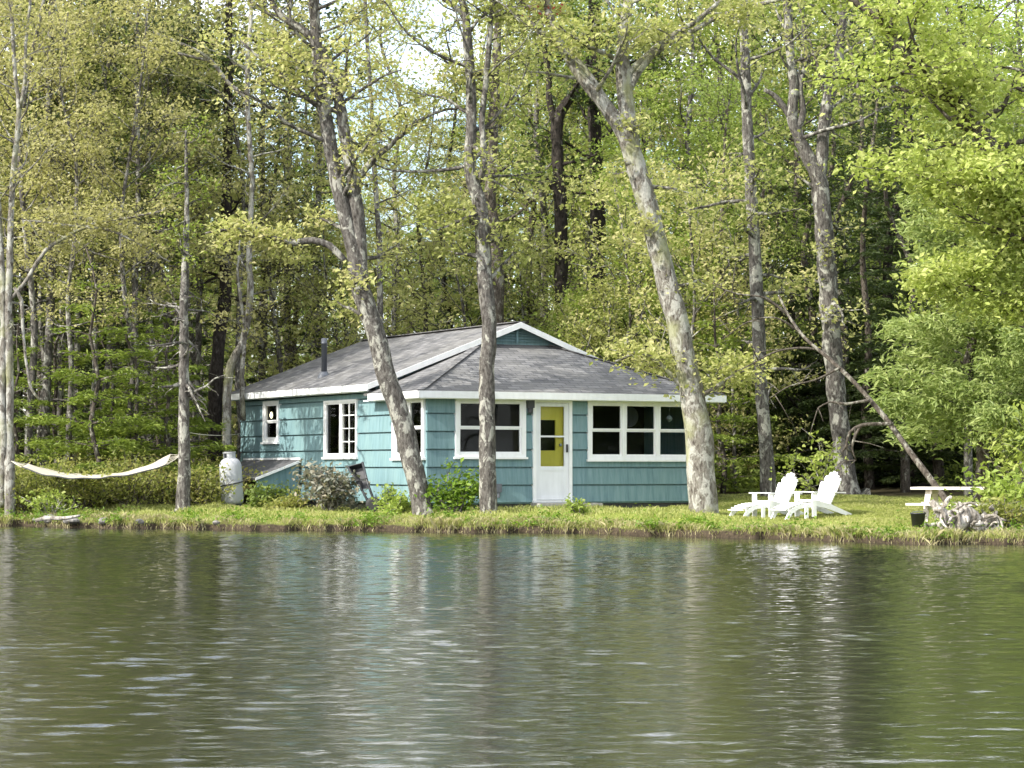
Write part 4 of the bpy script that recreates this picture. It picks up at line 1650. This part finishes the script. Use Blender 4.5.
for line in ([(870, 400, 4), (858, 402, 3), (845, 404, 3), (830, 402, 2), (818, 408, 1.5)], [(893, 424, 4), (876, 424, 4), (862, 425, 4), (850, 432, 3), (846, 446, 2.5), (842, 452, 2)], [(862, 425, 3), (856, 434, 3), (852, 448, 2), (856, 460, 1.5)],
             [(820, 350, 3), (800, 348, 2.5), (775, 352, 2), (748, 366, 1.5), (735, 372, 1)], [(800, 332, 3), (776, 318, 2), (748, 322, 1.5), (722, 340, 1)], [(788, 315, 2.5), (765, 298, 2), (738, 294, 1.5), (715, 286, 1)], [(840, 368, 3), (815, 380, 2), (790, 386, 1.5), (770, 398, 1)]):
    yy = np.interp(line[0][0], [779, 946], [46.2, 43.3])
    w = np.array([(*(P(a[0], a[1], yy) - bs), a[2] * yy / F / 2) for a in line])
    q = catmull(w, .1)
    m = MB()
    m.tube(q[:, :3], q[:, 3], 6, .1, TD.r)
    for k in range(4):
        i = TD.r.randint(len(q) // 3, len(q) - 1)
        d = np.array([TD.r.gauss(0, .3), TD.r.gauss(0, .3), TD.r.gauss(0, .3)])
        m.tube(np.array([q[i, :3], q[i, :3] + d * .5 + (0, 0, .02), q[i, :3] + d]), [.012, .009, .005], 4)
    m.obj('branch', BARK_BROWN, dead, smooth=True)

# bright maple at the right edge
MAPLE = traced(41, 'bright_maple', 'bright lime green maple overhanging the right edge of the lawn', 'tree', [
    [(1105, 520, 30, 41), (1085, 430, 27), (1060, 320, 25), (1030, 220, 23), (1000, 165, 20), (965, 110, 17), (930, 75, 15), (906, 55, 14), (890, 32, 12), (872, 12, 10), (850, -4, 8), (820, -40, 6), (790, -100, 4)],
    [(890, 34, 8, 41), (893, 15, 7), (900, -10, 6), (905, -60, 4)],
    [(1060, 318, 16, 41), (1065, 230, 14), (1058, 120, 11), (1050, 20, 9), (1045, -80, 6)],
    [(1040, 250, 9, 40.5), (1012, 200, 8), (985, 190, 6), (950, 185, 5), (915, 175, 3)],
    [(1060, 320, 9, 40), (1020, 300, 7), (985, 290, 6), (950, 285, 4), (925, 283, 2)],
], BARK_BROWN, LEAF_MAPLE, dict(size=.105, per=32, sig=.22, up=.7, droop=.4), [(0, .3, .74, 20, 1.9, .2, .05, True), (0, .6, .84, 8, 1.5, .4, .05, True), (2, .1, .98, 18, 2.4, .2, .05, True), (3, .1, 1, 16, 1.35, .3, 0, True), (4, .1, 1, 13, 1.0, .2, 0, True)], Y=41)


# ------------------------------------------------------------------ kinds copied through the wood
def leafset(size, per, sig, **k):
    return dict(size=size, per=per, sig=sig, **k)


kinds = {}
kinds['olive_a'] = decid(101, 'slim_maple', '-', 'tree', 19, .15, .16, 2.7, 36, LEAF_OLIVE, BARK_GREY, leafset(.12, 36, .30, keep=.55, zf=.4), subs=4)
kinds['olive_b'] = decid(102, 'spring_maple', '-', 'tree', 17, .13, .10, 3.1, 36, LEAF_OLIVE, BARK_BROWN, leafset(.12, 36, .31, keep=.55, zf=.4), subs=4)
kinds['lime'] = decid(103, 'lime_maple', '-', 'tree', 18, .14, .14, 2.7, 32, LEAF_LIME, BARK_GREY, leafset(.125, 36, .30, keep=.58, zf=.4), subs=4)
kinds['bud'] = decid(104, 'budding_birch', '-', 'tree', 16, .10, .2, 2.2, 34, LEAF_BUD, BARK_GREY, leafset(.105, 28, .28, keep=.55, zf=.45), subs=4, up=.2)
kinds['mid'] = decid(105, 'green_ash', '-', 'tree', 18, .17, .08, 3.1, 34, LEAF_MID, BARK_BROWN, leafset(.135, 36, .33, keep=.6, zf=.4), subs=4)
kinds['hem'] = conifer(106, 'hemlock', '-', 'tree', 15, .16, .12, 2.6, 60, NEEDLE_DARK, BARK_BROWN, .16, 120, droop=.30)
kinds['spruce'] = conifer(107, 'spruce', '-', 'tree', 20, .18, .22, 2.3, 70, NEEDLE_DARK, BARK_DARK, .17, 120, droop=.35, bare=26)
kinds['pine'] = conifer(108, 'tall_pine', '-', 'tree', 22, .22, .30, 3.0, 46, NEEDLE_DARK, BARK_BROWN, .2, 100, droop=.1, flat=False, bare=14)
kinds['sap'] = decid(109, 'sapling', '-', 'sapling', 5.5, .035, .12, 1.5, 22, LEAF_LIME, BARK_GREY, leafset(.09, 34, .22, keep=.6, zf=.4), subs=4, wav=.15)
kinds['sap_o'] = decid(110, 'olive_sapling', '-', 'sapling', 6.0, .04, .10, 1.7, 22, LEAF_OLIVE, BARK_GREY, leafset(.085, 34, .22, keep=.6, zf=.4), subs=4, wav=.15)
kinds['hem_s'] = conifer(111, 'young_hemlock', '-', 'young hemlock', 5.5, .06, .06, 1.9, 40, NEEDLE_HEM, BARK_BROWN, .13, 170, droop=.22)
kinds['pole'] = traced(112, 'bare_pole_tree', '-', 'tree', [[(512, 500, 9, 60), (514, 400, 9), (509, 250, 8), (513, 100, 7), (510, -60, 5), (514, -160, 3)]], BARK_GREY, NEEDLE_DARK, leafset(.14, 9, .3), [(0, .12, .55, 22, 1.3, 0, -.03, False), (0, .5, 1, 14, 1.7, .2, 0, True)], Y=60)[0]
kinds['hem_d'] = conifer(113, 'shade_fill_hemlock', '-', 'young hemlock', 4.6, .06, .02, 1.9, 46, NEEDLE_DARK, BARK_DARK, .14, 170, droop=.25)  # made up to fill the shaded hollow behind the chairs with dark needles
kinds['olive_h'] = decid(114, 'high_crowned_maple', '-', 'tree', 17, .12, .40, 2.9, 34, LEAF_OLIVE, BARK_GREY, leafset(.12, 34, .30, keep=.6, zf=.4), subs=4)
kinds['bud_h'] = decid(115, 'high_crowned_birch', '-', 'tree', 16, .10, .38, 2.4, 32, LEAF_BUD, BARK_GREY, leafset(.105, 30, .28, keep=.6, zf=.45), subs=4, up=.15)
used = set()

TXT = {
    'olive_a': 'tall slim tree with thin olive yellow spring leaves', 'olive_b': 'spreading tree with olive yellow spring leaves on brown limbs', 'lime': 'tall tree with fresh lime green leaves',
    'bud': 'slender pale barked tree with tan yellow buds', 'mid': 'broad mid green leafy tree', 'hem': 'dark hemlock with drooping flat sprays', 'spruce': 'tall dark spruce with dead lower twigs',
    'pine': 'very tall dark pine', 'sap': 'small lime green sapling', 'sap_o': 'small olive leaved sapling', 'hem_s': 'young hemlock with sunlit yellow green flat sprays', 'olive_h': 'tall maple bare below with a pale olive crown', 'bud_h': 'tall birch bare below with a pale tan crown', 'hem_d': 'low dark hemlock added to darken the hollow', 'pole': 'bare grey pole trunk with dead twigs low down'}


def put(k, px, Y, s=1.0, rz=None, where=None, rnd=random.Random(77), lab=None, dz=0.0, sx=None):
    x = (px - 512) / F * Y
    z = float(ground(x, Y)) + dz
    if where is None:
        where = 'left beyond the hammock' if px < 240 else ('behind the cabin roof' if px < 700 else 'behind the garden chairs')
        if Y > 74:
            where = 'far ' + where
    l = lab or (TXT[k] + ' ' + where)
    grp = None if lab else (TXT[k] + ' ' + where).replace('tree', 'trees', 1)
    if lab is None:
        grp = 'kind: ' + l
        grp = l
    rz = rnd.uniform(0, 6.28) if rz is None else rz
    src = kinds[k]
    s3 = (s * (sx or 1), s * (sx or 1), s)
    if k in used:
        return dup(src, (x, Y, z), rz, s3, l, grp)
    used.add(k)
    src.location = (x, Y, z)
    src.rotation_euler = (0, 0, rz)
    src.scale = s3
    src['label'] = l
    if grp:
        src['group'] = grp
    return src


# nearer row behind the cabin and hammock
for k, px, Y, s in [
    ('hem_s', 108, 55, .95), ('hem_s', 160, 57, 1.1), ('hem_s', 60, 58, 1.1), ('hem', 40, 62, .9), ('pole', 136, 57, .75), ('pole', 146, 58.5, .7), ('pole', 48, 57.5, .95), ('pole', 76, 61, .85), ('spruce', 100, 66, .95),
    ('pole', 197, 63, .8), ('spruce', 20, 66, 1), ('olive_h', 60, 60, .95), ('olive_h', 130, 63, .95), ('bud_h', 105, 59, 1.0), ('olive_h', 190, 66, .78), ('bud_h', 165, 62, 1.0), ('hem', 118, 65, .6), ('hem', 70, 67, .7), ('hem_s', 172, 55.0, 1.0), ('hem_s', 135, 60, 1.35), ('hem_s', 98, 53.4, 1.1), ('hem_s', 132, 54.4, .95), ('hem', 175, 70, 1.0), ('lime', 262, 72, .62), ('olive_h', -25, 60, 1.0),
    ('bud_h', 28, 56, .95), ('olive_h', 172, 68, .8), ('hem_s', 12, 56, .9), ('pole', 262, 64, .9), ('pole', 112, 72, .9),
    # behind the cabin
    ('hem', 292, 66, .8), ('pole', 288, 66, .9), ('pole', 318, 68, .95), ('sap_o', 345, 64, 1.2), ('olive_b', 425, 66, .66), ('sap_o', 460, 63, 1.3), ('sap', 545, 63, .8), ('sap_o', 575, 62, .85), ('sap_o', 625, 61, 1.35), ('sap', 655, 62, 1.5),
    ('spruce', 448, 72, .72), ('mid', 535, 74, .9), ('mid', 650, 70, .9), ('lime', 690, 66, .95), ('olive_a', 720, 68, 1.0), ('sap_o', 520, 66, 1.2), ('lime', 590, 72, .85), ('hem', 490, 74, .9), ('hem', 405, 76, .55),
    # right of the cabin
    ('hem_s', 722, 57, 1.0), ('mid', 790, 66, .9), ('mid', 735, 62, .62), ('hem', 870, 60, .8), ('hem', 905, 57, .72), ('hem', 940, 59, .85), ('hem', 815, 65, .9), ('spruce', 890, 66, 1), ('lime', 760, 70, 1),
    ('lime', 850, 68, .95), ('olive_b', 800, 74, 1), ('hem', 985, 57, .8), ('spruce', 960, 66, 1), ('mid', 900, 70, 1.0), ('hem', 1040, 58, .9), ('sap', 700, 60, 1.2), ('sap_o', 735, 59, 1.1), ('hem', 765, 66, .75), ('hem', 845, 62, .9)]:
    put(k, px, Y, s)
for k, px, Y, s in [('hem_d', 790, 61, .9), ('hem_d', 815, 63, 1.0), ('hem_d', 865, 61, .85), ('hem_d', 888, 63, 1.0), ('hem_d', 912, 60, .8), ('hem_d', 940, 62, 1.0), ('hem_d', 835, 66, 1.1), ('hem_d', 900, 67, 1.2), ('hem_d', 972, 61, 1.0), ('hem_d', 860, 70, 1.2), ('hem_d', 780, 68, 1.2), ('hem_d', 1000, 63, 1.1),
                    ('lime', 968, 53, .62), ('lime', 1022, 52, .7), ('bud_h', 72, 54.5, .72), ('bud_h', 128, 55, .74), ('bud_h', 275, 63, .8), ('olive_h', 40, 58, .7), ('olive_h', 92, 57, .68), ('olive_h', 150, 58, .7), ('olive_h', 240, 60, .72), ('olive_h', 398, 76, 1.0), ('lime', 1090, 54, .8), ('mid', 1130, 60, .9), ('olive_b', 1180, 58, .9), ('hem', 1160, 64, 1.0), ('spruce', 1220, 66, 1.0), ('mid', 1240, 60, .8), ('olive_h', -70, 58, .9), ('hem', -100, 62, 1.0), ('olive_h', -140, 60, 1.0), ('hem_s', -60, 56, 1.1), ('sap_o', 280, 63, 1.5), ('sap_o', 330, 63, 1.2), ('sap_o', 395, 63, 1.1), ('mid', 480, 66, .66),
                    ('olive_b', 566, 72, .7), ('sap_o', 606, 61, .9), ('lime', 640, 64, .62), ('sap_o', 690, 58, 1.35), ('mid', 720, 60, .6), ('mid', 765, 62, .55), ('sap', 590, 64, 1.0), ('olive_a', 545, 72, 1.0), ('olive_h', 10, 64, .9), ('lime', 200, 74, .6), ('lime', 100, 74, 1)]:
    put(k, px, Y, s)
# deeper rows
rb = random.Random(9)
deep = ['olive_a', 'olive_b', 'lime', 'bud', 'mid', 'hem', 'spruce', 'pine', 'pole']
cycle = 0
for Y, step in ((78, 62), (86, 56), (95, 52)):
    px = -40 + rb.uniform(0, 30)
    while px < 1070:
        gap = (318 < px < 450) or (215 < px < 290)
        ks = ['olive_a', 'lime', 'bud', 'olive_b', 'pole'] if gap else ['olive_a', 'olive_b', 'lime', 'mid', 'hem', 'spruce', 'pine', 'bud', 'mid']
        if px > 680:
            ks = ['mid', 'hem', 'spruce', 'lime', 'pine', 'mid', 'olive_b']
        k = ks[cycle % len(ks)]
        cycle += rb.choice([1, 2, 4])
        s = rb.uniform(.5, .64) if gap else rb.uniform(.85, 1.1)
        if k in ('spruce', 'pine') and gap:
            s *= .6
        put(k, px, Y + rb.uniform(-2, 2), s, rnd=rb)
        px += step * rb.uniform(.75, 1.3)

# soft white pine under the bright maple
wp = conifer(120, 'white_pine', 'soft light green white pine under the bright maple', 'tree', 9.0, .13, .2, 2.3, 70, NEEDLE_PINE, BARK_BROWN, .15, 300, droop=.12, flat=False, power=.7)
wx = (978 - 512) / F * 47.5
wp.location = (wx, 47.5, float(ground(wx, 47.5)))
w2 = dup(wp, ((1055 - 512) / F * 46, 46, .4), 1.7, .9, 'white pine at the right edge behind the bushes')

# ------------------------------------------------------------------ shrubs


def shrub(seed, name, label, cat, w, h, leaf, bark, size, per, n=14, sig=.12, group=None, depth=1, up=.25):
    T = Tree(seed)
    root = thing(name, label, cat, group=group)
    for k in range(n):
        a = T.r.uniform(0, 6.28)
        e = T.r.uniform(.35, 1.6)
        T.limb((T.r.gauss(0, .1) * w, T.r.gauss(0, .1) * w, -.03), (math.cos(a) * w, math.sin(a) * w, e * h), math.hypot(w * .5, h * .85) * T.r.uniform(.6, 1.05), .018, depth, up * .3, .2, 4, .8, .5)
    nt = sum(len(f) for f in T.twig.f)
    T.wood.obj('stems', bark, root)
    T.crown(size, per, sig)
    c = T.twig.obj('foliage', leaf, root)
    split_mats(c, leaf, bark, nt)
    return root


def setxy(o, px, Y, rz=0, s=1.0):
    x = (px - 512) / F * Y
    o.location = (x, Y, float(ground(x, Y)))
    o.rotation_euler = (0, 0, rz)
    o.scale = (s, s, s)
    return o


sh = shrub(201, 'heath_shrub', 'low olive brown shrub in the thicket behind the hammock', 'shrub', 1.3, 1.15, LEAF_SHRUB, BARK_BROWN, .085, 9, 20, .12, 'shrubs of the thicket behind the hammock')
sh2 = shrub(202, 'heath_shrub', 'low olive brown shrub in the thicket behind the hammock', 'shrub', 1.1, 1.3, LEAF_SHRUB, BARK_BROWN, .08, 8, 20, .12, 'shrubs of the thicket behind the hammock')
first = [sh, sh2]
rs = random.Random(3)
for i, (px, Y) in enumerate([(25, 51.5), (52, 52), (80, 51.2), (108, 52), (135, 51.3), (160, 52.2), (205, 52.5), (225, 55), (40, 54), (68, 54.5), (95, 54), (122, 54.6), (150, 54.8), (178, 54.4), (200, 56), (10, 53.5), (-12, 52), (85, 57), (140, 58), (185, 58.5), (30, 57)]):
    s = rs.uniform(.85, 1.15)
    if first:
        setxy(first.pop(0), px, Y, rs.uniform(0, 6), s)
    else:
        o = dup(rs.choice([sh, sh2]), (0, 0, 0))
        setxy(o, px, Y, rs.uniform(0, 6), s)

setxy(shrub(203, 'green_bush', 'fresh green bush under the double window beside the slim trunk', 'bush', .8, 1.05, LEAF_BUSH, BARK_GREY, .10, 8, 13, .12), 456, 48.0)
setxy(shrub(204, 'small_bush', 'small yellow green bush at the foot of the leaning trunk', 'bush', .6, .5, LEAF_LIME, BARK_GREY, .075, 9, 12, .09), 396, 48.6)
o = shrub(205, 'withered_rhododendron', 'withered grey leaved bush under the sliding grid window', 'bush', .58, 1.15, LEAF_DRY, BARK_DEAD, .12, 7, 16, .12)
setxy(o, 330, 50.1)
setxy(shrub(206, 'juniper_bush', 'dull green low bush before the lean-to', 'bush', .8, .38, LEAF_SHRUB, BARK_BROWN, .07, 10, 14, .1), 288, 50.4)
setxy(shrub(207, 'fern_bush', 'yellowish low bush between the gas cylinder and the lean-to', 'bush', .6, .55, LEAF_MID, BARK_BROWN, .08, 9, 12, .1), 268, 51.2)
setxy(shrub(208, 'leafy_shrub', 'bright leafy shrub growing beside the driftwood at the right edge', 'shrub', 1.0, 1.3, LEAF_LIME, BARK_BROWN, .11, 9, 18, .14), 1020, 41.0)
setxy(shrub(209, 'tall_shrub', 'tall loose yellow green shrub rising right of the picnic table', 'shrub', 1.1, 2.3, LEAF_MAPLE, BARK_BROWN, .12, 7, 16, .16), 1040, 44.5)
setxy(shrub(210, 'twiggy_shrub', 'thin leafy shrub behind the right garden chair', 'shrub', .7, 1.5, LEAF_LIME, BARK_DEAD, .11, 4, 9, .14), 822, 51.0)
setxy(shrub(211, 'bank_shrub', 'small dark leafy shrub at the water below the driftwood', 'shrub', .5, .35, LEAF_MID, BARK_BROWN, .08, 9, 10, .08), 972, 39.6)
setxy(shrub(212, 'edge_shrub', 'dry twiggy shrub on the bank at the far right', 'shrub', .7, .7, LEAF_SHRUB, BARK_DEAD, .08, 7, 14, .1), 1012, 39.7)
setxy(shrub(215, 'brush_clump', 'loose twiggy brush growing through the driftwood', 'brush', .55, .75, LEAF_LIME, BARK_DEAD, .07, 5, 13, .1), 953, 39.95)
setxy(shrub(216, 'brush_clump', 'dry brush between the driftwood and the far right edge', 'brush', .6, .6, LEAF_SHRUB, BARK_DEAD, .07, 7, 14, .1), 984, 39.75)
setxy(shrub(213, 'door_weed', 'pair of pale weed shoots on the bank below the door', 'weed', .28, .36, LEAF_LIME, BARK_GREY, .07, 5, 6, .05), 578, 46.6)
setxy(shrub(214, 'pale_sapling', 'small pale leafy shoot beside the stacked stones on the left bank', 'shrub', .5, .8, LEAF_LIME, BARK_DEAD, .08, 5, 9, .1), 52, 50.2)

# ------------------------------------------------------------------ grass


def build_grass(name, n, mat, hmin, hmax, region, seed, kind_lean=.35, clump=True, width=.009, xr=(-13.5, 13.5)):
    r = np.random.RandomState(seed)
    x = r.uniform(xr[0], xr[1], n)
    d = region[0] + (region[1] - region[0]) * r.rand(n) ** region[2]
    y = shoreY(x) + d
    # keep out of the cabin
    u = (x - HX) * math.cos(HA) + (y - HY) * math.sin(HA)
    t = -(x - HX) * math.sin(HA) + (y - HY) * math.cos(HA)
    keep = ~((u > -.05) & (u < UW + .05) & (t > -.02))
    cl = np.sin(x * 2.3 + 1) * np.sin(y * 2.9 + x) + .6 * np.sin(x * 6.1 + y * 3) + .5 * np.sin(x * .8 + 2)
    if clump:
        keep &= r.rand(n) < np.clip(.5 + .42 * cl, .06, 1)
    x, y, d, cl = x[keep], y[keep], d[keep], cl[keep]
    n = len(x)
    z = ground(x, y)
    h = r.uniform(hmin, hmax, n) * np.clip(1 + .35 * cl, .5, 1.6) * np.where(d < .5, 1.15, 1) * np.where((x > 4) & (d > 1.0), .6, 1)
    a = r.uniform(0, 6.28, n)
    ln = r.normal(0, kind_lean, (n, 2)) * h[:, None]
    ln[:, 1] -= np.where(d < .3, .35, 0) * h
    b = np.stack([x, y, z - .01], 1)
    w = np.stack([np.cos(a), np.sin(a), 0 * a], 1) * (width * r.uniform(.6, 1.5, n))[:, None]
    mid = b + np.stack([ln[:, 0] * .4, ln[:, 1] * .4, h * .62], 1)
    tip = b + np.stack([ln[:, 0] * 1.15, ln[:, 1] * 1.15, h * .95], 1)
    v = np.stack([b - w, b + w, mid + w * .8, tip, mid - w * .8], 1).reshape(-1, 3)
    i = np.arange(n)[:, None] * 5
    m = MB()
    m.add(v, [np.hstack([i, i + 1, i + 2, i + 3, i + 4])])
    o = m.obj(name, mat)
    return tag(o, kind='stuff')


o = build_grass('grass', 110000, GRASS, .03, .105, (.02, 6.5, 1.3), 21)
tag(o, 'bright yellow green grass along the lake bank and lawn', 'grass')
o = build_grass('lawn_grass', 90000, GRASS, .025, .075, (5.5, 15.5, 1.0), 23, .5, True, .008, (3.4, 12.5))
tag(o, 'short grass of the lawn around and behind the garden chairs', 'grass')
o = build_grass('dry_grass', 22000, REED, .04, .13, (-.04, .7, 1.0), 22, .5, width=.006)
tag(o, 'straw coloured dry grass hanging over the bank edge', 'grass')


def build_weeds():
    r = np.random.RandomState(61)
    m = MB()
    for k in range(150):
        x = r.uniform(-12.5, 11)
        d = abs(r.normal(.25, .45)) + .02
        y = float(shoreY(x)) + d
        z = float(ground(x, y))
        n = r.randint(25, 90)
        w, h = r.uniform(.12, .4), r.uniform(.06, .22)
        q = r.normal(0, 1, (n, 3)) * np.array([w * .5, w * .35, 0])
        q[:, 2] = np.abs(r.normal(0, h * .6, n)) + .02
        leaves(m, q + np.array([x, y, z]), r.uniform(.035, .075), r, .55, .6)
    o = m.obj('bank_weeds', LEAF_BUSH)
    tag(o, 'small leafy weeds tangled along the bank edge', 'weeds', kind='stuff')


build_weeds()


# undergrowth of the wood floor: one mass
def build_under():
    r = np.random.RandomState(44)
    n = 60000
    Y = r.uniform(56, 84, n)
    X = r.uniform(-.27, .27, n) * Y
    u = (X - HX) * math.cos(HA) + (Y - HY) * math.sin(HA)
    t = -(X - HX) * math.sin(HA) + (Y - HY) * math.cos(HA)
    pxx = X / Y * F + 512
    keep = ~((u > -.8) & (u < UW + .8) & (t < TB + .8)) & ~((pxx > 775) & (pxx < 935) & (Y < 75))
    X, Y = X[keep], Y[keep]
    cl = np.sin(X * 1.1 + 2) * np.sin(Y * .9 + X * .4) + .5 * np.sin(X * 2.7 + Y)
    h = np.clip(.35 + .45 * cl, .03, 1.4) * r.rand(len(X)) ** .7
    m = MB()
    leaves(m, np.stack([X, Y, ground(X, Y) + h], 1), .15, r, .6, .8)
    o = m.obj('undergrowth', LEAF_MID)
    tag(o, 'low green undergrowth covering the forest floor', 'undergrowth', kind='stuff')


build_under()


# far woods, one mass closing the view under the crowns
def build_far():
    r = np.random.RandomState(45)
    wood, lf = MB(), MB()
    rr_ = random.Random(6)
    pos = []
    for k in range(150):
        Y = rr_.uniform(104, 128)
        x = rr_.uniform(-.34, .34) * Y
        px = x / Y * F + 512
        H = rr_.uniform(15, 22)
        if 325 < px < 450 or 215 < px < 285:
            H *= .5
        z0 = float(ground(x, Y))
        wood.tube(np.array([(x, Y, z0 - .2), (x + rr_.gauss(0, .3), Y, z0 + H * .5), (x + rr_.gauss(0, .4), Y, z0 + H)]), [.2, .13, .03], 6)
        nc = 26
        for c in range(nc):
            t = rr_.uniform(.06, 1)
            w = 3.0 * (1.15 - t) ** .5
            pos.append((x + rr_.gauss(0, w * .55), Y + rr_.gauss(0, w * .55), z0 + H * t))
    pos = np.array(pos)
    p = np.repeat(pos, 16, 0) + r.normal(0, .55, (len(pos) * 16, 3))
    leaves(lf, p, .42, r, .65, .5)
    root = thing('distant_woods', 'distant mass of trees closing the view between the trunks', 'woods')
    root['kind'] = 'stuff'
    a = wood.obj('trunks', BARK_BROWN, root)
    b_ = lf.obj('leaves', LEAF_MID, root)
    a['kind'] = b_['kind'] = 'stuff'


build_far()

# ------------------------------------------------------------------ light
SUN = np.array([-.845, -.535])
SUN /= np.linalg.norm(SUN)
EL = R(38)
to_sun = Vector((SUN[0] * math.cos(EL), SUN[1] * math.cos(EL), math.sin(EL)))
L = bpy.data.lights.new('sun', 'SUN')
L.energy = 3.3
L.angle = R(.53)
L.color = (1.0, .955, .86)
lo = link('sun', L)
lo.rotation_euler = to_sun.to_track_quat('Z', 'Y').to_euler()

w = bpy.data.worlds.new('World')
SC.world = w
w.use_nodes = True
nt = w.node_tree
bg = nt.nodes['Background']
sky = nt.nodes.new('ShaderNodeTexSky')
sky.sky_type = 'NISHITA'
sky.sun_disc = False
sky.sun_elevation = EL
sky.sun_rotation = math.atan2(to_sun.x, to_sun.y)
sky.air_density = 1.0
sky.dust_density = 2.2
sky.ozone_density = 1.0
tc = nt.nodes.new('ShaderNodeTexCoord')
mp = nt.nodes.new('ShaderNodeMapping')
mp.inputs['Scale'].default_value = (1, 1, 2.2)
nz = nt.nodes.new('ShaderNodeTexNoise')
nz.inputs['Scale'].default_value = 2.6
nz.inputs['Detail'].default_value = 7
nz.inputs['Roughness'].default_value = .6
cr = nt.nodes.new('ShaderNodeValToRGB')
cr.color_ramp.elements[0].position = .40
cr.color_ramp.elements[1].position = .62
mxc = nt.nodes.new('ShaderNodeMix')
mxc.data_type = 'RGBA'
mxc.inputs[7].default_value = (10.5, 10.6, 10.9, 1)
nt.links.new(tc.outputs['Generated'], mp.inputs['Vector'])
nt.links.new(mp.outputs[0], nz.inputs['Vector'])
nt.links.new(nz.outputs['Fac'], cr.inputs['Fac'])
nt.links.new(cr.outputs['Color'], mxc.inputs[0])
nt.links.new(sky.outputs[0], mxc.inputs[6])
nt.links.new(mxc.outputs[2], bg.inputs['Color'])
bg.inputs['Strength'].default_value = 0.15

SC.view_settings.view_transform = 'Standard'
SC.view_settings.look = 'None'
SC.view_settings.exposure = 1.27
SC.view_settings.gamma = 1.0
SC.cycles.use_denoising = True
SC.cycles.max_bounces = 8
SC.cycles.diffuse_bounces = 5
SC.cycles.glossy_bounces = 3
SC.cycles.transmission_bounces = 3
SC.cycles.transparent_max_bounces = 8
SC.cycles.caustics_reflective = False
SC.cycles.caustics_refractive = False
